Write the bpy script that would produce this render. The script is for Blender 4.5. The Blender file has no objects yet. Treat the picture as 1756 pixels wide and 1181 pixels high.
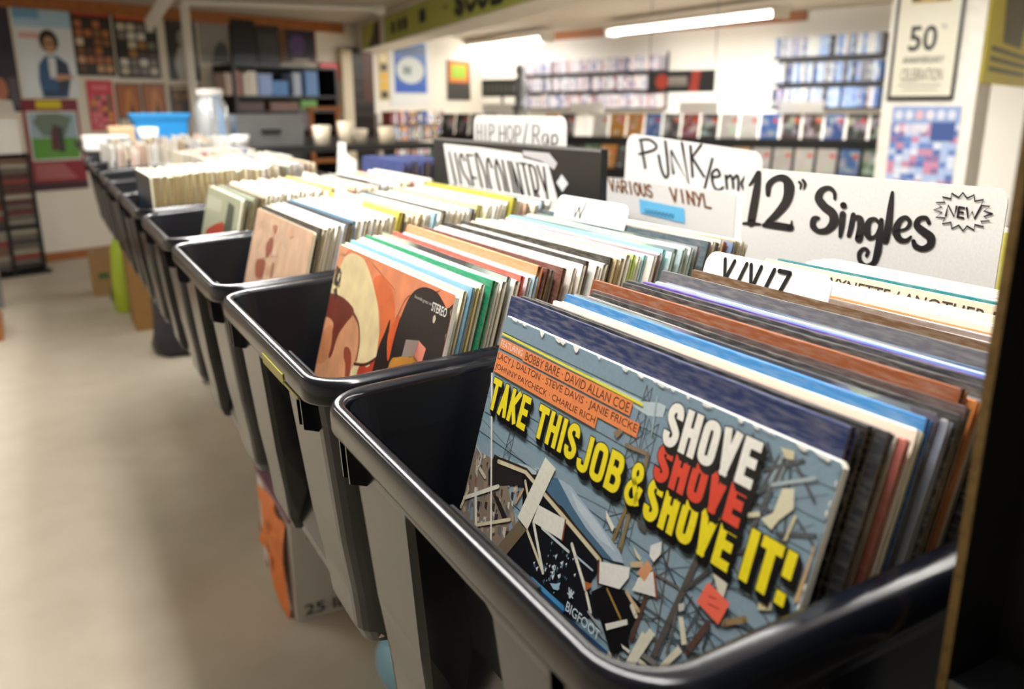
import bpy, math, random
from mathutils import Matrix, Vector
from mathutils.geometry import tessellate_polygon

random.seed(7)
S = bpy.context.scene
COL = S.collection

# ------------------------------------------------------------------ camera
W_, H_ = 1756.0, 1181.0
FPX = 1445.9
CAM = Vector((-0.29245, -0.54563, 0.15490))
RX = Vector((0.87758294, -0.47940223, -0.00465737))
RY = Vector((-0.13424403, -0.23639503, -0.96233878))   # image down
RZ = Vector((0.46024638, 0.84515732, -0.27181313))     # view direction
cam_d = bpy.data.cameras.new('camera')
cam = bpy.data.objects.new('camera', cam_d)
COL.objects.link(cam)
cam.matrix_world = Matrix(((RX.x, -RY.x, -RZ.x, CAM.x), (RX.y, -RY.y, -RZ.y, CAM.y),
                           (RX.z, -RY.z, -RZ.z, CAM.z), (0, 0, 0, 1)))
cam_d.sensor_fit = 'HORIZONTAL'
cam_d.sensor_width = 36.0
cam_d.lens = FPX / W_ * 36.0
cam_d.clip_start = 0.02
cam_d.dof.use_dof = True
cam_d.dof.focus_distance = 0.63
cam_d.dof.aperture_fstop = 6.0
S.camera = cam

# ------------------------------------------------------------------ world, exposure, room light
S.view_settings.view_transform = 'Standard'
S.view_settings.look = 'None'
S.view_settings.gamma = 1.0
S.view_settings.exposure = 0.0
world = bpy.data.worlds.new('world')
S.world = world
world.use_nodes = True
world.node_tree.nodes['Background'].inputs[0].default_value = (0.9, 0.95, 1.0, 1)
world.node_tree.nodes['Background'].inputs[1].default_value = 0.25
ZF, ZC = -1.10, 1.02            # floor and ceiling (z = 0 is the top edge of the front record)


def area(name, loc, sx, sy, power, col=(1.0, 0.98, 0.95), rz=0.0):
    d = bpy.data.lights.new(name, 'AREA')
    d.shape = 'RECTANGLE'
    d.size, d.size_y = sx, sy
    d.energy = power
    d.color = col
    o = bpy.data.objects.new(name, d)
    COL.objects.link(o)
    o.location = loc
    o.rotation_euler = (0, 0, rz)
    return o


# the light of the fluorescent fixtures built further down (lamp boxes hang at the same spots)
FIXTURES = [(-0.06, 0.70, 0.0, 33), (0.25, 3.3, 0.0, 44), (0.95, 0.2, 0.0, 8), (-1.3, 3.6, 0.10, 9), (2.8, 1.3, 0.0, 40)]  # last lamp is added out of view to brighten the pillar's poster side
for i, (fx, fy, frz, fp) in enumerate(FIXTURES):
    area('tube_light', (fx, fy, ZC - 0.115), 0.16, 2.3, fp, rz=frz)
area('tube_light', (4.05, 7.4, 0.85), 0.3, 2.2, 52, (1.0, 0.98, 0.95))
area('tube_light', (4.75, 5.1, 0.85), 0.3, 2.2, 130, (1.0, 0.98, 0.95))


# ------------------------------------------------------------------ pixel helpers (photo pixel -> point on a plane of the place)
def ray(u, v):
    return RX * ((u - W_ / 2) / FPX) + RY * ((v - H_ / 2) / FPX) + RZ


def at_depth(u, v, d):
    return CAM + ray(u, v) * d


def at_axis(u, v, ax, val):
    r = ray(u, v)
    return CAM + r * ((val - CAM[ax]) / r[ax])


def at_plane(u, v, p, n):
    r = ray(u, v)
    return CAM + r * ((p - CAM).dot(n) / r.dot(n))


TILT = Matrix.Rotation(math.radians(-3.0), 4, 'Y')     # the bins sag 3 degrees to the aisle


# ------------------------------------------------------------------ colours and materials
def lin(c):
    if isinstance(c, str):
        c = c.lstrip('#')
        c = ''.join(x * 2 for x in c) if len(c) == 3 else c
        c = [int(c[i:i + 2], 16) / 255 for i in (0, 2, 4)]
    return tuple(x / 12.92 if x <= 0.04045 else ((x + 0.055) / 1.055) ** 2.4 for x in c[:3])


def mat(name, base=None, rough=0.5, attr=False, grain=None, objcol=False, spec=0.5, metal=0.0, noise=None, bump=None, coat=0.0):
    m = bpy.data.materials.new(name)
    m.use_nodes = True
    nt = m.node_tree
    b = nt.nodes['Principled BSDF']
    b.inputs['Roughness'].default_value = rough
    b.inputs['Specular IOR Level'].default_value = spec
    b.inputs['Metallic'].default_value = metal
    b.inputs['Coat Weight'].default_value = coat
    src = None
    if attr:
        a = nt.nodes.new('ShaderNodeAttribute'); a.attribute_name = 'Col'
        src = a.outputs['Color']
    elif objcol:
        a = nt.nodes.new('ShaderNodeObjectInfo')
        src = a.outputs['Color']
    elif base is not None:
        c = nt.nodes.new('ShaderNodeRGB'); c.outputs[0].default_value = (*lin(base), 1)
        src = c.outputs[0]
    if grain:
        tc = nt.nodes.new('ShaderNodeTexCoord')
        nz = nt.nodes.new('ShaderNodeTexNoise')
        nz.inputs['Scale'].default_value = grain[0]
        nz.inputs['Detail'].default_value = 5
        rp = nt.nodes.new('ShaderNodeMapRange')
        rp.inputs['From Min'].default_value = 0.3
        rp.inputs['From Max'].default_value = 0.7
        rp.inputs['To Min'].default_value = 1 - grain[1]
        rp.inputs['To Max'].default_value = 1 + grain[1] * .6
        mx = nt.nodes.new('ShaderNodeMix'); mx.data_type = 'RGBA'; mx.blend_type = 'MULTIPLY'
        mx.inputs[0].default_value = 1.0
        nt.links.new(tc.outputs['Object'], nz.inputs['Vector'])
        nt.links.new(nz.outputs['Fac'], rp.inputs['Value'])
        nt.links.new(src, mx.inputs[6]); nt.links.new(rp.outputs[0], mx.inputs[7])
        src = mx.outputs[2]
    if noise:
        scale, amt, col2 = noise
        tc = nt.nodes.new('ShaderNodeTexCoord')
        mp = nt.nodes.new('ShaderNodeMapping')
        if isinstance(scale, tuple):
            mp.inputs['Scale'].default_value = scale
        else:
            mp.inputs['Scale'].default_value = (scale,) * 3
        nz = nt.nodes.new('ShaderNodeTexNoise')
        nz.inputs['Scale'].default_value = 1.0
        nz.inputs['Detail'].default_value = 4
        rp = nt.nodes.new('ShaderNodeMapRange')
        rp.inputs['From Min'].default_value = 0.42
        rp.inputs['From Max'].default_value = 0.72
        rp.inputs['To Max'].default_value = amt
        mx = nt.nodes.new('ShaderNodeMix'); mx.data_type = 'RGBA'
        nt.links.new(tc.outputs['Object'], mp.inputs[0])
        nt.links.new(mp.outputs[0], nz.inputs['Vector'])
        nt.links.new(nz.outputs['Fac'], rp.inputs['Value'])
        nt.links.new(rp.outputs[0], mx.inputs[0])
        nt.links.new(src, mx.inputs[6])
        mx.inputs[7].default_value = (*lin(col2), 1)
        src = mx.outputs[2]
    if src is not None:
        nt.links.new(src, b.inputs['Base Color'])
    if bump:
        sc, st = bump
        tc = nt.nodes.new('ShaderNodeTexCoord')
        nz = nt.nodes.new('ShaderNodeTexNoise')
        nz.inputs['Scale'].default_value = sc
        bp = nt.nodes.new('ShaderNodeBump')
        bp.inputs['Strength'].default_value = st
        bp.inputs['Distance'].default_value = 0.002
        nt.links.new(tc.outputs['Object'], nz.inputs['Vector'])
        nt.links.new(nz.outputs['Fac'], bp.inputs['Height'])
        nt.links.new(bp.outputs[0], b.inputs['Normal'])
    return m


def mat_emit(name, col, strength):
    m = bpy.data.materials.new(name)
    m.use_nodes = True
    b = m.node_tree.nodes['Principled BSDF']
    b.inputs['Base Color'].default_value = (1, 1, 1, 1)
    b.inputs['Emission Color'].default_value = (*lin(col), 1)
    b.inputs['Emission Strength'].default_value = strength
    return m


def mat_art(name, scale=14.0):
    """printed cover: the thing's own colour broken up by blotches of other inks"""
    m = bpy.data.materials.new(name)
    m.use_nodes = True
    nt = m.node_tree
    b = nt.nodes['Principled BSDF']
    b.inputs['Roughness'].default_value = 0.35
    oi = nt.nodes.new('ShaderNodeObjectInfo')
    tc = nt.nodes.new('ShaderNodeTexCoord')
    add = nt.nodes.new('ShaderNodeVectorMath'); add.operation = 'ADD'
    mul = nt.nodes.new('ShaderNodeVectorMath'); mul.operation = 'SCALE'
    mul.inputs['Scale'].default_value = 37.0
    cmb = nt.nodes.new('ShaderNodeCombineXYZ')
    nt.links.new(oi.outputs['Random'], cmb.inputs[0])
    nt.links.new(oi.outputs['Random'], cmb.inputs[2])
    nt.links.new(cmb.outputs[0], mul.inputs[0])
    nt.links.new(tc.outputs['Object'], add.inputs[0])
    nt.links.new(mul.outputs[0], add.inputs[1])
    vo = nt.nodes.new('ShaderNodeTexVoronoi')
    vo.inputs['Scale'].default_value = scale
    nt.links.new(add.outputs[0], vo.inputs['Vector'])
    hs = nt.nodes.new('ShaderNodeHueSaturation')
    hs.inputs['Saturation'].default_value = 0.35
    nt.links.new(vo.outputs['Color'], hs.inputs['Color'])
    nz = nt.nodes.new('ShaderNodeTexNoise')
    nz.inputs['Scale'].default_value = scale * 0.8
    nt.links.new(add.outputs[0], nz.inputs['Vector'])
    rp = nt.nodes.new('ShaderNodeMapRange')
    rp.inputs['From Min'].default_value = 0.45
    rp.inputs['From Max'].default_value = 0.6
    rp.inputs['To Max'].default_value = 0.55
    nt.links.new(nz.outputs['Fac'], rp.inputs['Value'])
    mx = nt.nodes.new('ShaderNodeMix'); mx.data_type = 'RGBA'
    nt.links.new(rp.outputs[0], mx.inputs[0])
    nt.links.new(oi.outputs['Color'], mx.inputs[6])
    nt.links.new(hs.outputs[0], mx.inputs[7])
    nt.links.new(mx.outputs[2], b.inputs['Base Color'])
    return m


M = {}
M['paper'] = mat('printed_paper', attr=True, rough=0.55)
M['print'] = mat('glossy_print', attr=True, rough=0.38, grain=(380.0, .06))
M['paint'] = mat('painted_cover', attr=True, rough=0.4, grain=(26.0, .22))
M['plastic'] = mat('navy_plastic', '#0d1018', rough=0.2, spec=0.5, noise=(9.0, 0.2, '#171b24'), bump=(60, 0.04))
M['plastic_in'] = mat('navy_plastic_inside', '#0c0f17', rough=0.4, spec=0.4, noise=(14.0, 0.3, '#141821'))
M['sleeve'] = mat('sleeve_board', objcol=True, rough=0.6, spec=0.3, noise=((420, 60, 420), 0.15, '#e6dfd0'))
M['sleeve_cover'] = mat_art('sleeve_cover', 9.0)
M['board'] = mat('raw_sleeve_board', '#8f7850', rough=0.75, noise=(70.0, 0.7, '#4e3c26'))
M['inner'] = mat('inner_sleeve_paper', '#ab9468', rough=0.8, noise=(60.0, 0.6, '#5e4b2e'))
M['card'] = mat('white_card', '#f3f2ee', rough=0.42, noise=(30.0, 0.10, '#cfcbc0'))
M['objpaint'] = mat('own_colour', objcol=True, rough=0.45, noise=(25.0, 0.25, '#6b665c'))
M['art'] = mat_art('cover_art', 17.0)
M['black'] = mat('black_board', '#101012', rough=0.35, noise=(30.0, 0.2, '#2b2926'))
M['blackmetal'] = mat('black_metal', '#131313', rough=0.4, noise=(20.0, 0.15, '#262320'))
M['tan'] = mat('chipboard_edge', '#84693a', rough=0.85, noise=(180.0, 0.8, '#5a4524'))
M['wood'] = mat('varnished_wood', '#a5642f', rough=0.4, noise=((4, 40, 40), 0.6, '#6e3c17'))
M['card_brown'] = mat('corrugated_card', '#96703e', rough=0.8, noise=(12.0, 0.3, '#7b5a2e'))
M['floor'] = mat('floor_vinyl', '#c6bca9', rough=0.55, spec=0.3, noise=(7.0, 0.35, '#b0a48f'))
M['ceil'] = mat('ceiling_paint', '#b3a898', rough=0.9, noise=(3.0, 0.2, '#9c9284'))
M['wall'] = mat('wall_paint', '#e4ddcf', rough=0.8, noise=(2.0, 0.2, '#d6cdbc'))
M['wallw'] = mat('white_wall_paint', '#f2efe8', rough=0.8, noise=(2.0, 0.2, '#e6e2d8'))
M['block'] = mat('block_paint', '#ece8e0', rough=0.7, noise=(18.0, 0.35, '#cfc8bc'), bump=(40, 0.3))
M['steel'] = mat('steel', '#8b8c8f', rough=0.3, metal=0.8, noise=(20.0, 0.2, '#6a6a6c'))
M['tube'] = mat_emit('lit_tube', '#fffdf8', 14.0)
M['fixture'] = mat('fixture_enamel', '#dcd8d0', rough=0.35, noise=(5.0, 0.1, '#c5c0b6'))
mg = mat('clear_plastic', '#e8ecee', rough=0.1)
mg.node_tree.nodes['Principled BSDF'].inputs['Transmission Weight'].default_value = 0.75
M['clear'] = mg


# ------------------------------------------------------------------ mesh builder
class MB:
    def __init__(self):
        self.v, self.f, self.c, self.m = [], [], [], []
        self.k = 0

    def face(self, pts, col='#ffffff', mi=0):
        n = len(self.v)
        self.v += [tuple(p) for p in pts]
        self.f.append(list(range(n, n + len(pts))))
        self.c.append(lin(col)); self.m.append(mi)

    def grid(self, rows, col='#ffffff', mi=0, close=False):
        n = len(self.v); k = len(rows[0]); c = lin(col)
        for r in rows:
            self.v += [tuple(p) for p in r]
        for i in range(len(rows) - 1):
            for j in range(k if close else k - 1):
                a, b = n + i * k + j, n + i * k + (j + 1) % k
                self.f.append([a, b, b + k, a + k]); self.c.append(c); self.m.append(mi)

    def box(self, x0, x1, y0, y1, z0, z1, col='#ffffff', mi=0, M4=None):
        P = [Vector((x, y, z)) for z in (z0, z1) for y in (y0, y1) for x in (x0, x1)]
        if M4 is not None:
            P = [M4 @ p for p in P]
        n = len(self.v); self.v += [tuple(p) for p in P]; c = lin(col)
        for q in ((0, 2, 3, 1), (4, 5, 7, 6), (0, 1, 5, 4), (2, 6, 7, 3), (0, 4, 6, 2), (1, 3, 7, 5)):
            self.f.append([n + i for i in q]); self.c.append(c); self.m.append(mi)

    def tube(self, p0, p1, r0, r1=None, n=12, col='#ffffff', mi=0, caps=True):
        p0, p1 = Vector(p0), Vector(p1); r1 = r0 if r1 is None else r1
        d = (p1 - p0).normalized()
        a = d.orthogonal().normalized(); b = d.cross(a)
        ring = lambda p, r: [p + (a * math.cos(2 * math.pi * k / n) + b * math.sin(2 * math.pi * k / n)) * r for k in range(n)]
        R0, R1 = ring(p0, r0), ring(p1, r1)
        self.grid([R0, R1], col, mi, close=True)
        if caps:
            self.face(R0[::-1], col, mi); self.face(R1, col, mi)

    def lathe(self, prof, n=20, col='#ffffff', mi=0, c=(0, 0, 0)):
        self.grid([[(c[0] + r * math.cos(2 * math.pi * k / n), c[1] + r * math.sin(2 * math.pi * k / n), c[2] + z) for k in range(n)] for r, z in prof], col, mi, close=True)

    def poly(self, mp, pts, col, layer=1, mi=0):
        """flat inked shape, pts in sheet coordinates, mp(s, t, layer) -> point"""
        self.k += 1; layer = layer + (self.k % 24) * .035          # inks printed one over the other, never in one plane
        tris = tessellate_polygon([[Vector((p[0], p[1], 0)) for p in pts]])
        n = len(self.v); self.v += [tuple(mp(p[0], p[1], layer)) for p in pts]; c = lin(col)
        for t in tris:
            self.f.append([n + i for i in t]); self.c.append(c); self.m.append(mi)

    def spoly(self, mp, pts, col, layer=1, mi=0):
        """inked shape with a soft outline, trimmed at the sheet's edges"""
        ex = lambda a: -.05 if a <= .0041 else 1.05 if a >= .9955 else a
        P = [Vector((ex(a), .40 if b_ == .5 else ex(b_))) for a, b_ in pts]
        n = len(P); Q = []
        for i in range(n):
            a, b_, c, d = P[i - 1], P[i], P[(i + 1) % n], P[(i + 2) % n]
            for k in range(5):
                t = k / 5
                Q.append(0.5 * ((2 * b_) + (c - a) * t + (2 * a - 5 * b_ + 4 * c - d) * t * t + (3 * b_ - a - 3 * c + d) * t ** 3))
        self.poly(mp, [(min(max(q.x, .003), .997), min(max(q.y, .3), .997)) for q in Q], col, layer, mi)

    def stroke(self, mp, pts, w, col, layer=1, mi=0, smooth=True, asp=1.0):
        """brush stroke of width w (sheet units; asp = t-units per s-unit scale)"""
        self.k += 1; layer = layer + (self.k % 24) * .035
        P = [Vector((p[0], p[1] / asp)) for p in pts]
        wd = w if isinstance(w, (list, tuple)) else [w] * len(P)
        if smooth and len(P) > 2:
            Q, q = [], []
            for i in range(len(P) - 1):
                a, b, c, d = P[max(i - 1, 0)], P[i], P[i + 1], P[min(i + 2, len(P) - 1)]
                for k in range(6):
                    t = k / 6
                    Q.append(0.5 * ((2 * b) + (c - a) * t + (2 * a - 5 * b + 4 * c - d) * t * t + (3 * b - a - 3 * c + d) * t ** 3))
                    q.append(wd[i] + (wd[i + 1] - wd[i]) * t)
            Q.append(P[-1]); q.append(wd[-1]); P, wd = Q, q
        L, R = [], []
        for i, p in enumerate(P):
            d = (P[min(i + 1, len(P) - 1)] - P[max(i - 1, 0)])
            if d.length < 1e-9:
                d = Vector((1, 0))
            d.normalize(); nn = Vector((-d.y, d.x)) * wd[i] / 2
            L.append(mp(p.x + nn.x, (p.y + nn.y) * asp, layer)); R.append(mp(p.x - nn.x, (p.y - nn.y) * asp, layer))
        self.grid([L, R], col, mi)
        for p, r in ((P[0], wd[0] / 2), (P[-1], wd[-1] / 2)):
            self.face([mp(p.x + r * math.cos(k * math.pi / 5), (p.y + r * math.sin(k * math.pi / 5)) * asp, layer) for k in range(10)], col, mi)

    def tris(self, mp, T, box, col, layer=1, mi=0, shear=0.0):
        """lettering triangles (unit box) into a sheet box (s0, t0, s1, t1)"""
        V, F = T
        s0, t0, s1, t1 = box
        n = len(self.v); c = lin(col)
        self.v += [tuple(mp(s0 + (s1 - s0) * (x + shear * y), t0 + (t1 - t0) * y, layer)) for x, y in V]
        for f in F:
            self.f.append([n + i for i in f]); self.c.append(c); self.m.append(mi)

    def build(self, name, mats, parent=None, mw=None, smooth=False):
        me = bpy.data.meshes.new(name)
        me.from_pydata(self.v, [], self.f)
        if not isinstance(mats, (list, tuple)):
            mats = [mats]
        for m in mats:
            me.materials.append(m)
        me.polygons.foreach_set('material_index', self.m)
        ca = me.color_attributes.new('Col', 'FLOAT_COLOR', 'CORNER')
        data = []
        for f, c in zip(self.f, self.c):
            data += [c[0], c[1], c[2], 1.0] * len(f)
        ca.data.foreach_set('color', data)
        if smooth:
            me.polygons.foreach_set('use_smooth', [True] * len(self.f))
        me.update()
        o = bpy.data.objects.new(name, me)
        COL.objects.link(o)
        if parent is not None:
            o.parent = parent
        if mw is not None:
            o.matrix_world = mw
        return o


_tc = {}


def text_tris(s, bold=0.0):
    """lettering as triangles scaled into the unit box"""
    if (s, bold) in _tc:
        return _tc[(s, bold)]
    cu = bpy.data.curves.new('lettering', 'FONT')
    cu.body = s; cu.offset = bold; cu.resolution_u = 3
    o = bpy.data.objects.new('lettering', cu)
    me = bpy.data.meshes.new_from_object(o)
    V = [(v.co.x, v.co.y) for v in me.vertices]
    F = [list(p.vertices) for p in me.polygons]
    bpy.data.objects.remove(o); bpy.data.curves.remove(cu); bpy.data.meshes.remove(me)
    x0, x1 = min(v[0] for v in V), max(v[0] for v in V)
    y0, y1 = min(v[1] for v in V), max(v[1] for v in V)
    V = [((x - x0) / (x1 - x0), (y - y0) / (y1 - y0)) for x, y in V]
    _tc[(s, bold)] = (V, F)
    return V, F


HAND = {   # pen strokes in a unit box
    'A': [[(0, 0), (.5, 1), (1, 0)], [(.2, .4), (.8, .4)]],
    'C': [[(.95, .8), (.6, 1), (.15, .8), (.05, .45), (.25, .08), (.6, 0), (.95, .2)]],
    'D': [[(.05, 0), (.05, 1), (.6, .95), (.95, .5), (.6, .05), (.05, 0)]],
    'E': [[(.95, 1), (.05, 1)], [(.05, 1), (.05, 0)], [(.05, 0), (.95, 0)], [(.05, .5), (.75, .5)]],
    'H': [[(.05, 0), (.05, 1)], [(.95, 0), (.95, 1)], [(.05, .5), (.95, .5)]],
    'I': [[(.5, 0), (.5, 1)]],
    'L': [[(.05, 1), (.05, 0)], [(.05, 0), (.95, 0)]],
    'N': [[(.05, 0), (.05, 1)], [(.05, 1), (.95, 0)], [(.95, 0), (.95, 1)]],
    'O': [[(.5, 1), (.1, .8), (.05, .4), (.4, 0), (.85, .2), (.95, .65), (.5, 1)]],
    'P': [[(.05, 0), (.05, 1)], [(.05, 1), (.8, .95), (.9, .7), (.7, .5), (.05, .45)]],
    'R': [[(.05, 0), (.05, 1)], [(.05, 1), (.8, .95), (.9, .7), (.7, .5), (.05, .45)], [(.4, .48), (.95, 0)]],
    'S': [[(.9, .85), (.55, 1), (.12, .82), (.3, .55), (.8, .4), (.88, .12), (.45, 0), (.05, .15)]],
    'T': [[(0, 1), (1, 1)], [(.5, 1), (.5, 0)]],
    'U': [[(.05, 1), (.08, .3), (.4, 0), (.8, .15), (.95, .5), (.95, 1)]],
    'V': [[(0, 1), (.5, 0)], [(.5, 0), (1, 1)]],
    'W': [[(0, 1), (.25, 0)], [(.25, 0), (.5, .7)], [(.5, .7), (.75, 0)], [(.75, 0), (1, 1)]],
    'X': [[(0, 1), (1, 0)], [(1, 1), (0, 0)]],
    'Y': [[(0, 1), (.5, .5)], [(1, 1), (.3, 0)]],
    'Z': [[(0, 1), (1, 1)], [(1, 1), (0, 0)], [(0, 0), (1, 0)], [(.2, .5), (.8, .5)]],
    '/': [[(.1, 0), (.9, 1)]],
    'a': [[(.85, .5), (.5, .6), (.1, .4), (.2, .05), (.6, .05), (.85, .4)], [(.88, .55), (.9, 0)]],
    'p': [[(.1, .55), (.1, -.35)], [(.1, .5), (.7, .58), (.9, .3), (.6, .02), (.12, .08)]],
    'e': [[(.1, .3), (.85, .35), (.6, .6), (.15, .4), (.25, .05), (.85, .1)]],
    '&': [[(.95, 0), (.2, .75), (.45, 1), (.7, .8), (.1, .3), (.4, 0), (.9, .4)]],
}


def hand(mb, mp, s, box, w, col, layer=1, asp=1.0, gap=0.25, mi=0, slope=0.0):
    s0, t0, s1, t1 = box
    n = len(s); cw = (s1 - s0) / (n + gap * (n - 1))
    for i, ch in enumerate(s):
        x = s0 + i * cw * (1 + gap)
        for st in HAND.get(ch, []):
            q = [(x + cw * a, t0 + (t1 - t0) * b + slope * (x + cw * a - s0)) for a, b in st]
            mb.stroke(mp, q, w, col, layer, mi, smooth=len(q) > 3, asp=asp)


def tag(o, label, cat, group=None, kind=None):
    o['label'] = label
    o['category'] = cat
    if group:
        o['group'] = group
    if kind:
        o['kind'] = kind
    return o


def struct(o):
    o['kind'] = 'structure'
    return o


def empty(name, loc=(0, 0, 0), mw=None):
    o = bpy.data.objects.new(name, None)
    o.empty_display_size = 0.1
    COL.objects.link(o)
    if mw is not None:
        o.matrix_world = mw
    else:
        o.location = loc
    return o


def copy_tree(o, mw):
    c = o.copy(); COL.objects.link(c); c.matrix_world = mw
    for ch in o.children:
        d = ch.copy(); COL.objects.link(d); d.parent = c
        for g in ch.children:
            e = g.copy(); COL.objects.link(e); e.parent = d
    return c


def ordinal(n):
    return f"{n}{'th' if 10 <= n % 100 <= 20 else {1: 'st', 2: 'nd', 3: 'rd'}.get(n % 10, 'th')}"


# ================================================================== THE ROOM
mb = MB(); mb.face([(-3.2, -3, ZF), (9, -3, ZF), (9, 12, ZF), (-3.2, 12, ZF)]); struct(mb.build('floor', M['floor']))
mb = MB(); mb.face([(-3.2, -3, ZC), (-3.2, 12, ZC), (9, 12, ZC), (9, -3, ZC)]); struct(mb.build('ceiling', M['ceil']))

LA = Vector((-0.05, 7.69, 0)); LD = Vector((0.923, 0.385, 0)).normalized(); LN = Vector((LD.y, -LD.x, 0))
RA = Vector((5.9, 7.2, 0)); RD = Vector((-0.259, 0.966, 0)).normalized(); RN = Vector((-RD.y, RD.x, 0))   # faces the room
RN = -RN if RN.dot(CAM - RA) < 0 else RN


def wall(name, p, q, m, thick=0.1, back=None, z0=ZF, z1=ZC):
    p, q = Vector((p[0], p[1], 0)), Vector((q[0], q[1], 0))
    n = back if back is not None else Vector((0, 0, 0))
    b = MB()
    P = [p, q, q + n * thick, p + n * thick]
    lo = [Vector((a.x, a.y, z0)) for a in P]; hi = [Vector((a.x, a.y, z1)) for a in P]
    b.grid([lo, hi], close=True); b.face(lo); b.face(hi)
    return struct(b.build(name, m))


L_end = at_plane(592, 150, LA, LN); L_end.z = 0
R_end = at_plane(822, 150, RA, RN); R_end.z = 0
L0 = LA - LD * 3.2
wall('wall_left', L0, L_end, M['wall'], back=-LN)
wall('wall_right', RA - RD * 10.4, R_end, M['wallw'], back=-RN)
BD = (R_end - L_end).normalized(); BN = Vector((BD.y, -BD.x, 0))
BN = -BN if BN.dot(CAM - L_end) < 0 else BN
wall('wall_back', L_end, R_end, M['wall'], back=-BN)
wall('wall_side', (-3.0, -2.9), (-3.0, L0.y + 0.05), M['wall'], back=Vector((-1, 0, 0)))
wall('wall_rear', (-3.0, -2.9), (RA - RD * 10.4)[:2], M['wallw'], back=Vector((0, -1, 0)))


def strip(name, plane, p0, n, a, b, z0, z1, th, m):
    """a length of trim standing th proud of a wall: from a to b along the wall"""
    mbx = MB(); d = (b - a).normalized(); ln = (b - a).length
    m4 = Matrix(((d.x, n.x, 0, a.x), (d.y, n.y, 0, a.y), (0, 0, 1, 0), (0, 0, 0, 1)))
    mbx.box(0, ln, 0, th, z0, z1, M4=m4)
    return struct(mbx.build(name, m))


strip('baseboard_left', None, LA, LN, L0, L_end, ZF, ZF + 0.075, 0.015, M['wood'])
strip('trim_1', None, LA, LN, L0, L_end, ZC - 0.10, ZC, 0.03, M['wood'])
strip('trim_2', None, RA, RN, RA - RD * 1.6, R_end, ZC - 0.09, ZC, 0.03, M['wood'])

# the beam with the two painted signs
B0, B1 = Vector((3.02, 9.44, 0)), Vector((2.26, 3.2, 0))
bd = (B1 - B0).normalized(); bn = Vector((bd.y, -bd.x, 0)); bn = -bn if bn.dot(CAM - B0) < 0 else bn
mbx = MB(); m4 = Matrix(((bd.x, -bn.x, 0, B0.x), (bd.y, -bn.y, 0, B0.y), (0, 0, 1, 0), (0, 0, 0, 1)))
mbx.box(0, 9.5, 0, 0.30, 0.745, ZC, M4=m4)
struct(mbx.build('trim_3', M['wall']))


# ------------------------------------------------------------------ sheets hung on walls
class Sheet:
    """a flat sheet on a plane; sheet coordinates 0..1 from lower left"""
    def __init__(self, p, d, n, s0, s1, z0, z1, off=0.004, th=0.004):
        self.p, self.d, self.n = p, d, n
        self.s0, self.s1, self.z0, self.z1, self.off, self.th = s0, s1, z0, z1, off, th
        self.mb = MB()
        self.base = p + d * ((s0 + s1) / 2) + n * off
        self.base.z = z0
        self.asp = (s1 - s0) / (z1 - z0)      # t units per s unit scale

    def mp(self, s, t, layer=0):
        q = self.p + self.d * (self.s0 + (self.s1 - self.s0) * s) + self.n * (self.off + self.th + layer * 0.0012)
        q.z = self.z0 + (self.z1 - self.z0) * t
        return q - self.base

    def back(self, col):
        m4 = Matrix(((self.d.x, self.n.x, 0, 0), (self.d.y, self.n.y, 0, 0), (0, 0, 1, 0), (0, 0, 0, 1)))
        w = (self.s1 - self.s0) / 2
        self.mb.box(-abs(w), abs(w), 0, self.th, 0, self.z1 - self.z0, col, M4=m4)
        return self

    def rect(self, s0, t0, s1, t1, col, layer=1):
        self.mb.face([self.mp(s0, t0, layer), self.mp(s1, t0, layer), self.mp(s1, t1, layer), self.mp(s0, t1, layer)], col)
        return self

    def ell(self, s, t, rs, rt, col, layer=1, n=20):
        self.mb.face([self.mp(s + rs * math.cos(k * 2 * math.pi / n), t + rt * math.sin(k * 2 * math.pi / n), layer) for k in range(n)], col)
        return self

    def shape(self, pts, col, layer=1):
        self.mb.poly(self.mp, pts, col, layer)
        return self

    def text(self, s, box, col, layer=2, bold=0.0):
        self.mb.tris(self.mp, text_tris(s, bold), box, col, layer)
        return self

    def done(self, name, label, cat, m=None, group=None):
        o = self.mb.build(name, m or M['print'])
        o.location = self.base
        return tag(o, label, cat, group)


def sheet_px(u0, v0, u1, v1, p, d, n, off=0.004, th=0.004):
    """sheet on the plane (p, n) that the photo shows between these pixels"""
    um, vm = (u0 + u1) / 2, (v0 + v1) / 2
    pl = p + n * off
    a, b = at_plane(u0, vm, pl, n), at_plane(u1, vm, pl, n)
    t, l = at_plane(um, v0, pl, n), at_plane(um, v1, pl, n)
    s0, s1 = (a - p).dot(d), (b - p).dot(d)
    return Sheet(p, d, n, min(s0, s1), max(s0, s1), min(l.z, ZC - 0.02), min(t.z, ZC - 0.02), off, th)


def mosaic(sh, nx, ny, cols, s0=0, t0=0, s1=1, t1=1, gap=0.1, layer=1):
    for i in range(nx):
        for j in range(ny):
            a, b = s0 + (s1 - s0) * (i + gap) / nx, s0 + (s1 - s0) * (i + 1 - gap) / nx
            c, e = t0 + (t1 - t0) * (j + gap) / ny, t0 + (t1 - t0) * (j + 1 - gap) / ny
            sh.rect(a, c, b, e, random.choice(cols), layer)


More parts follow.
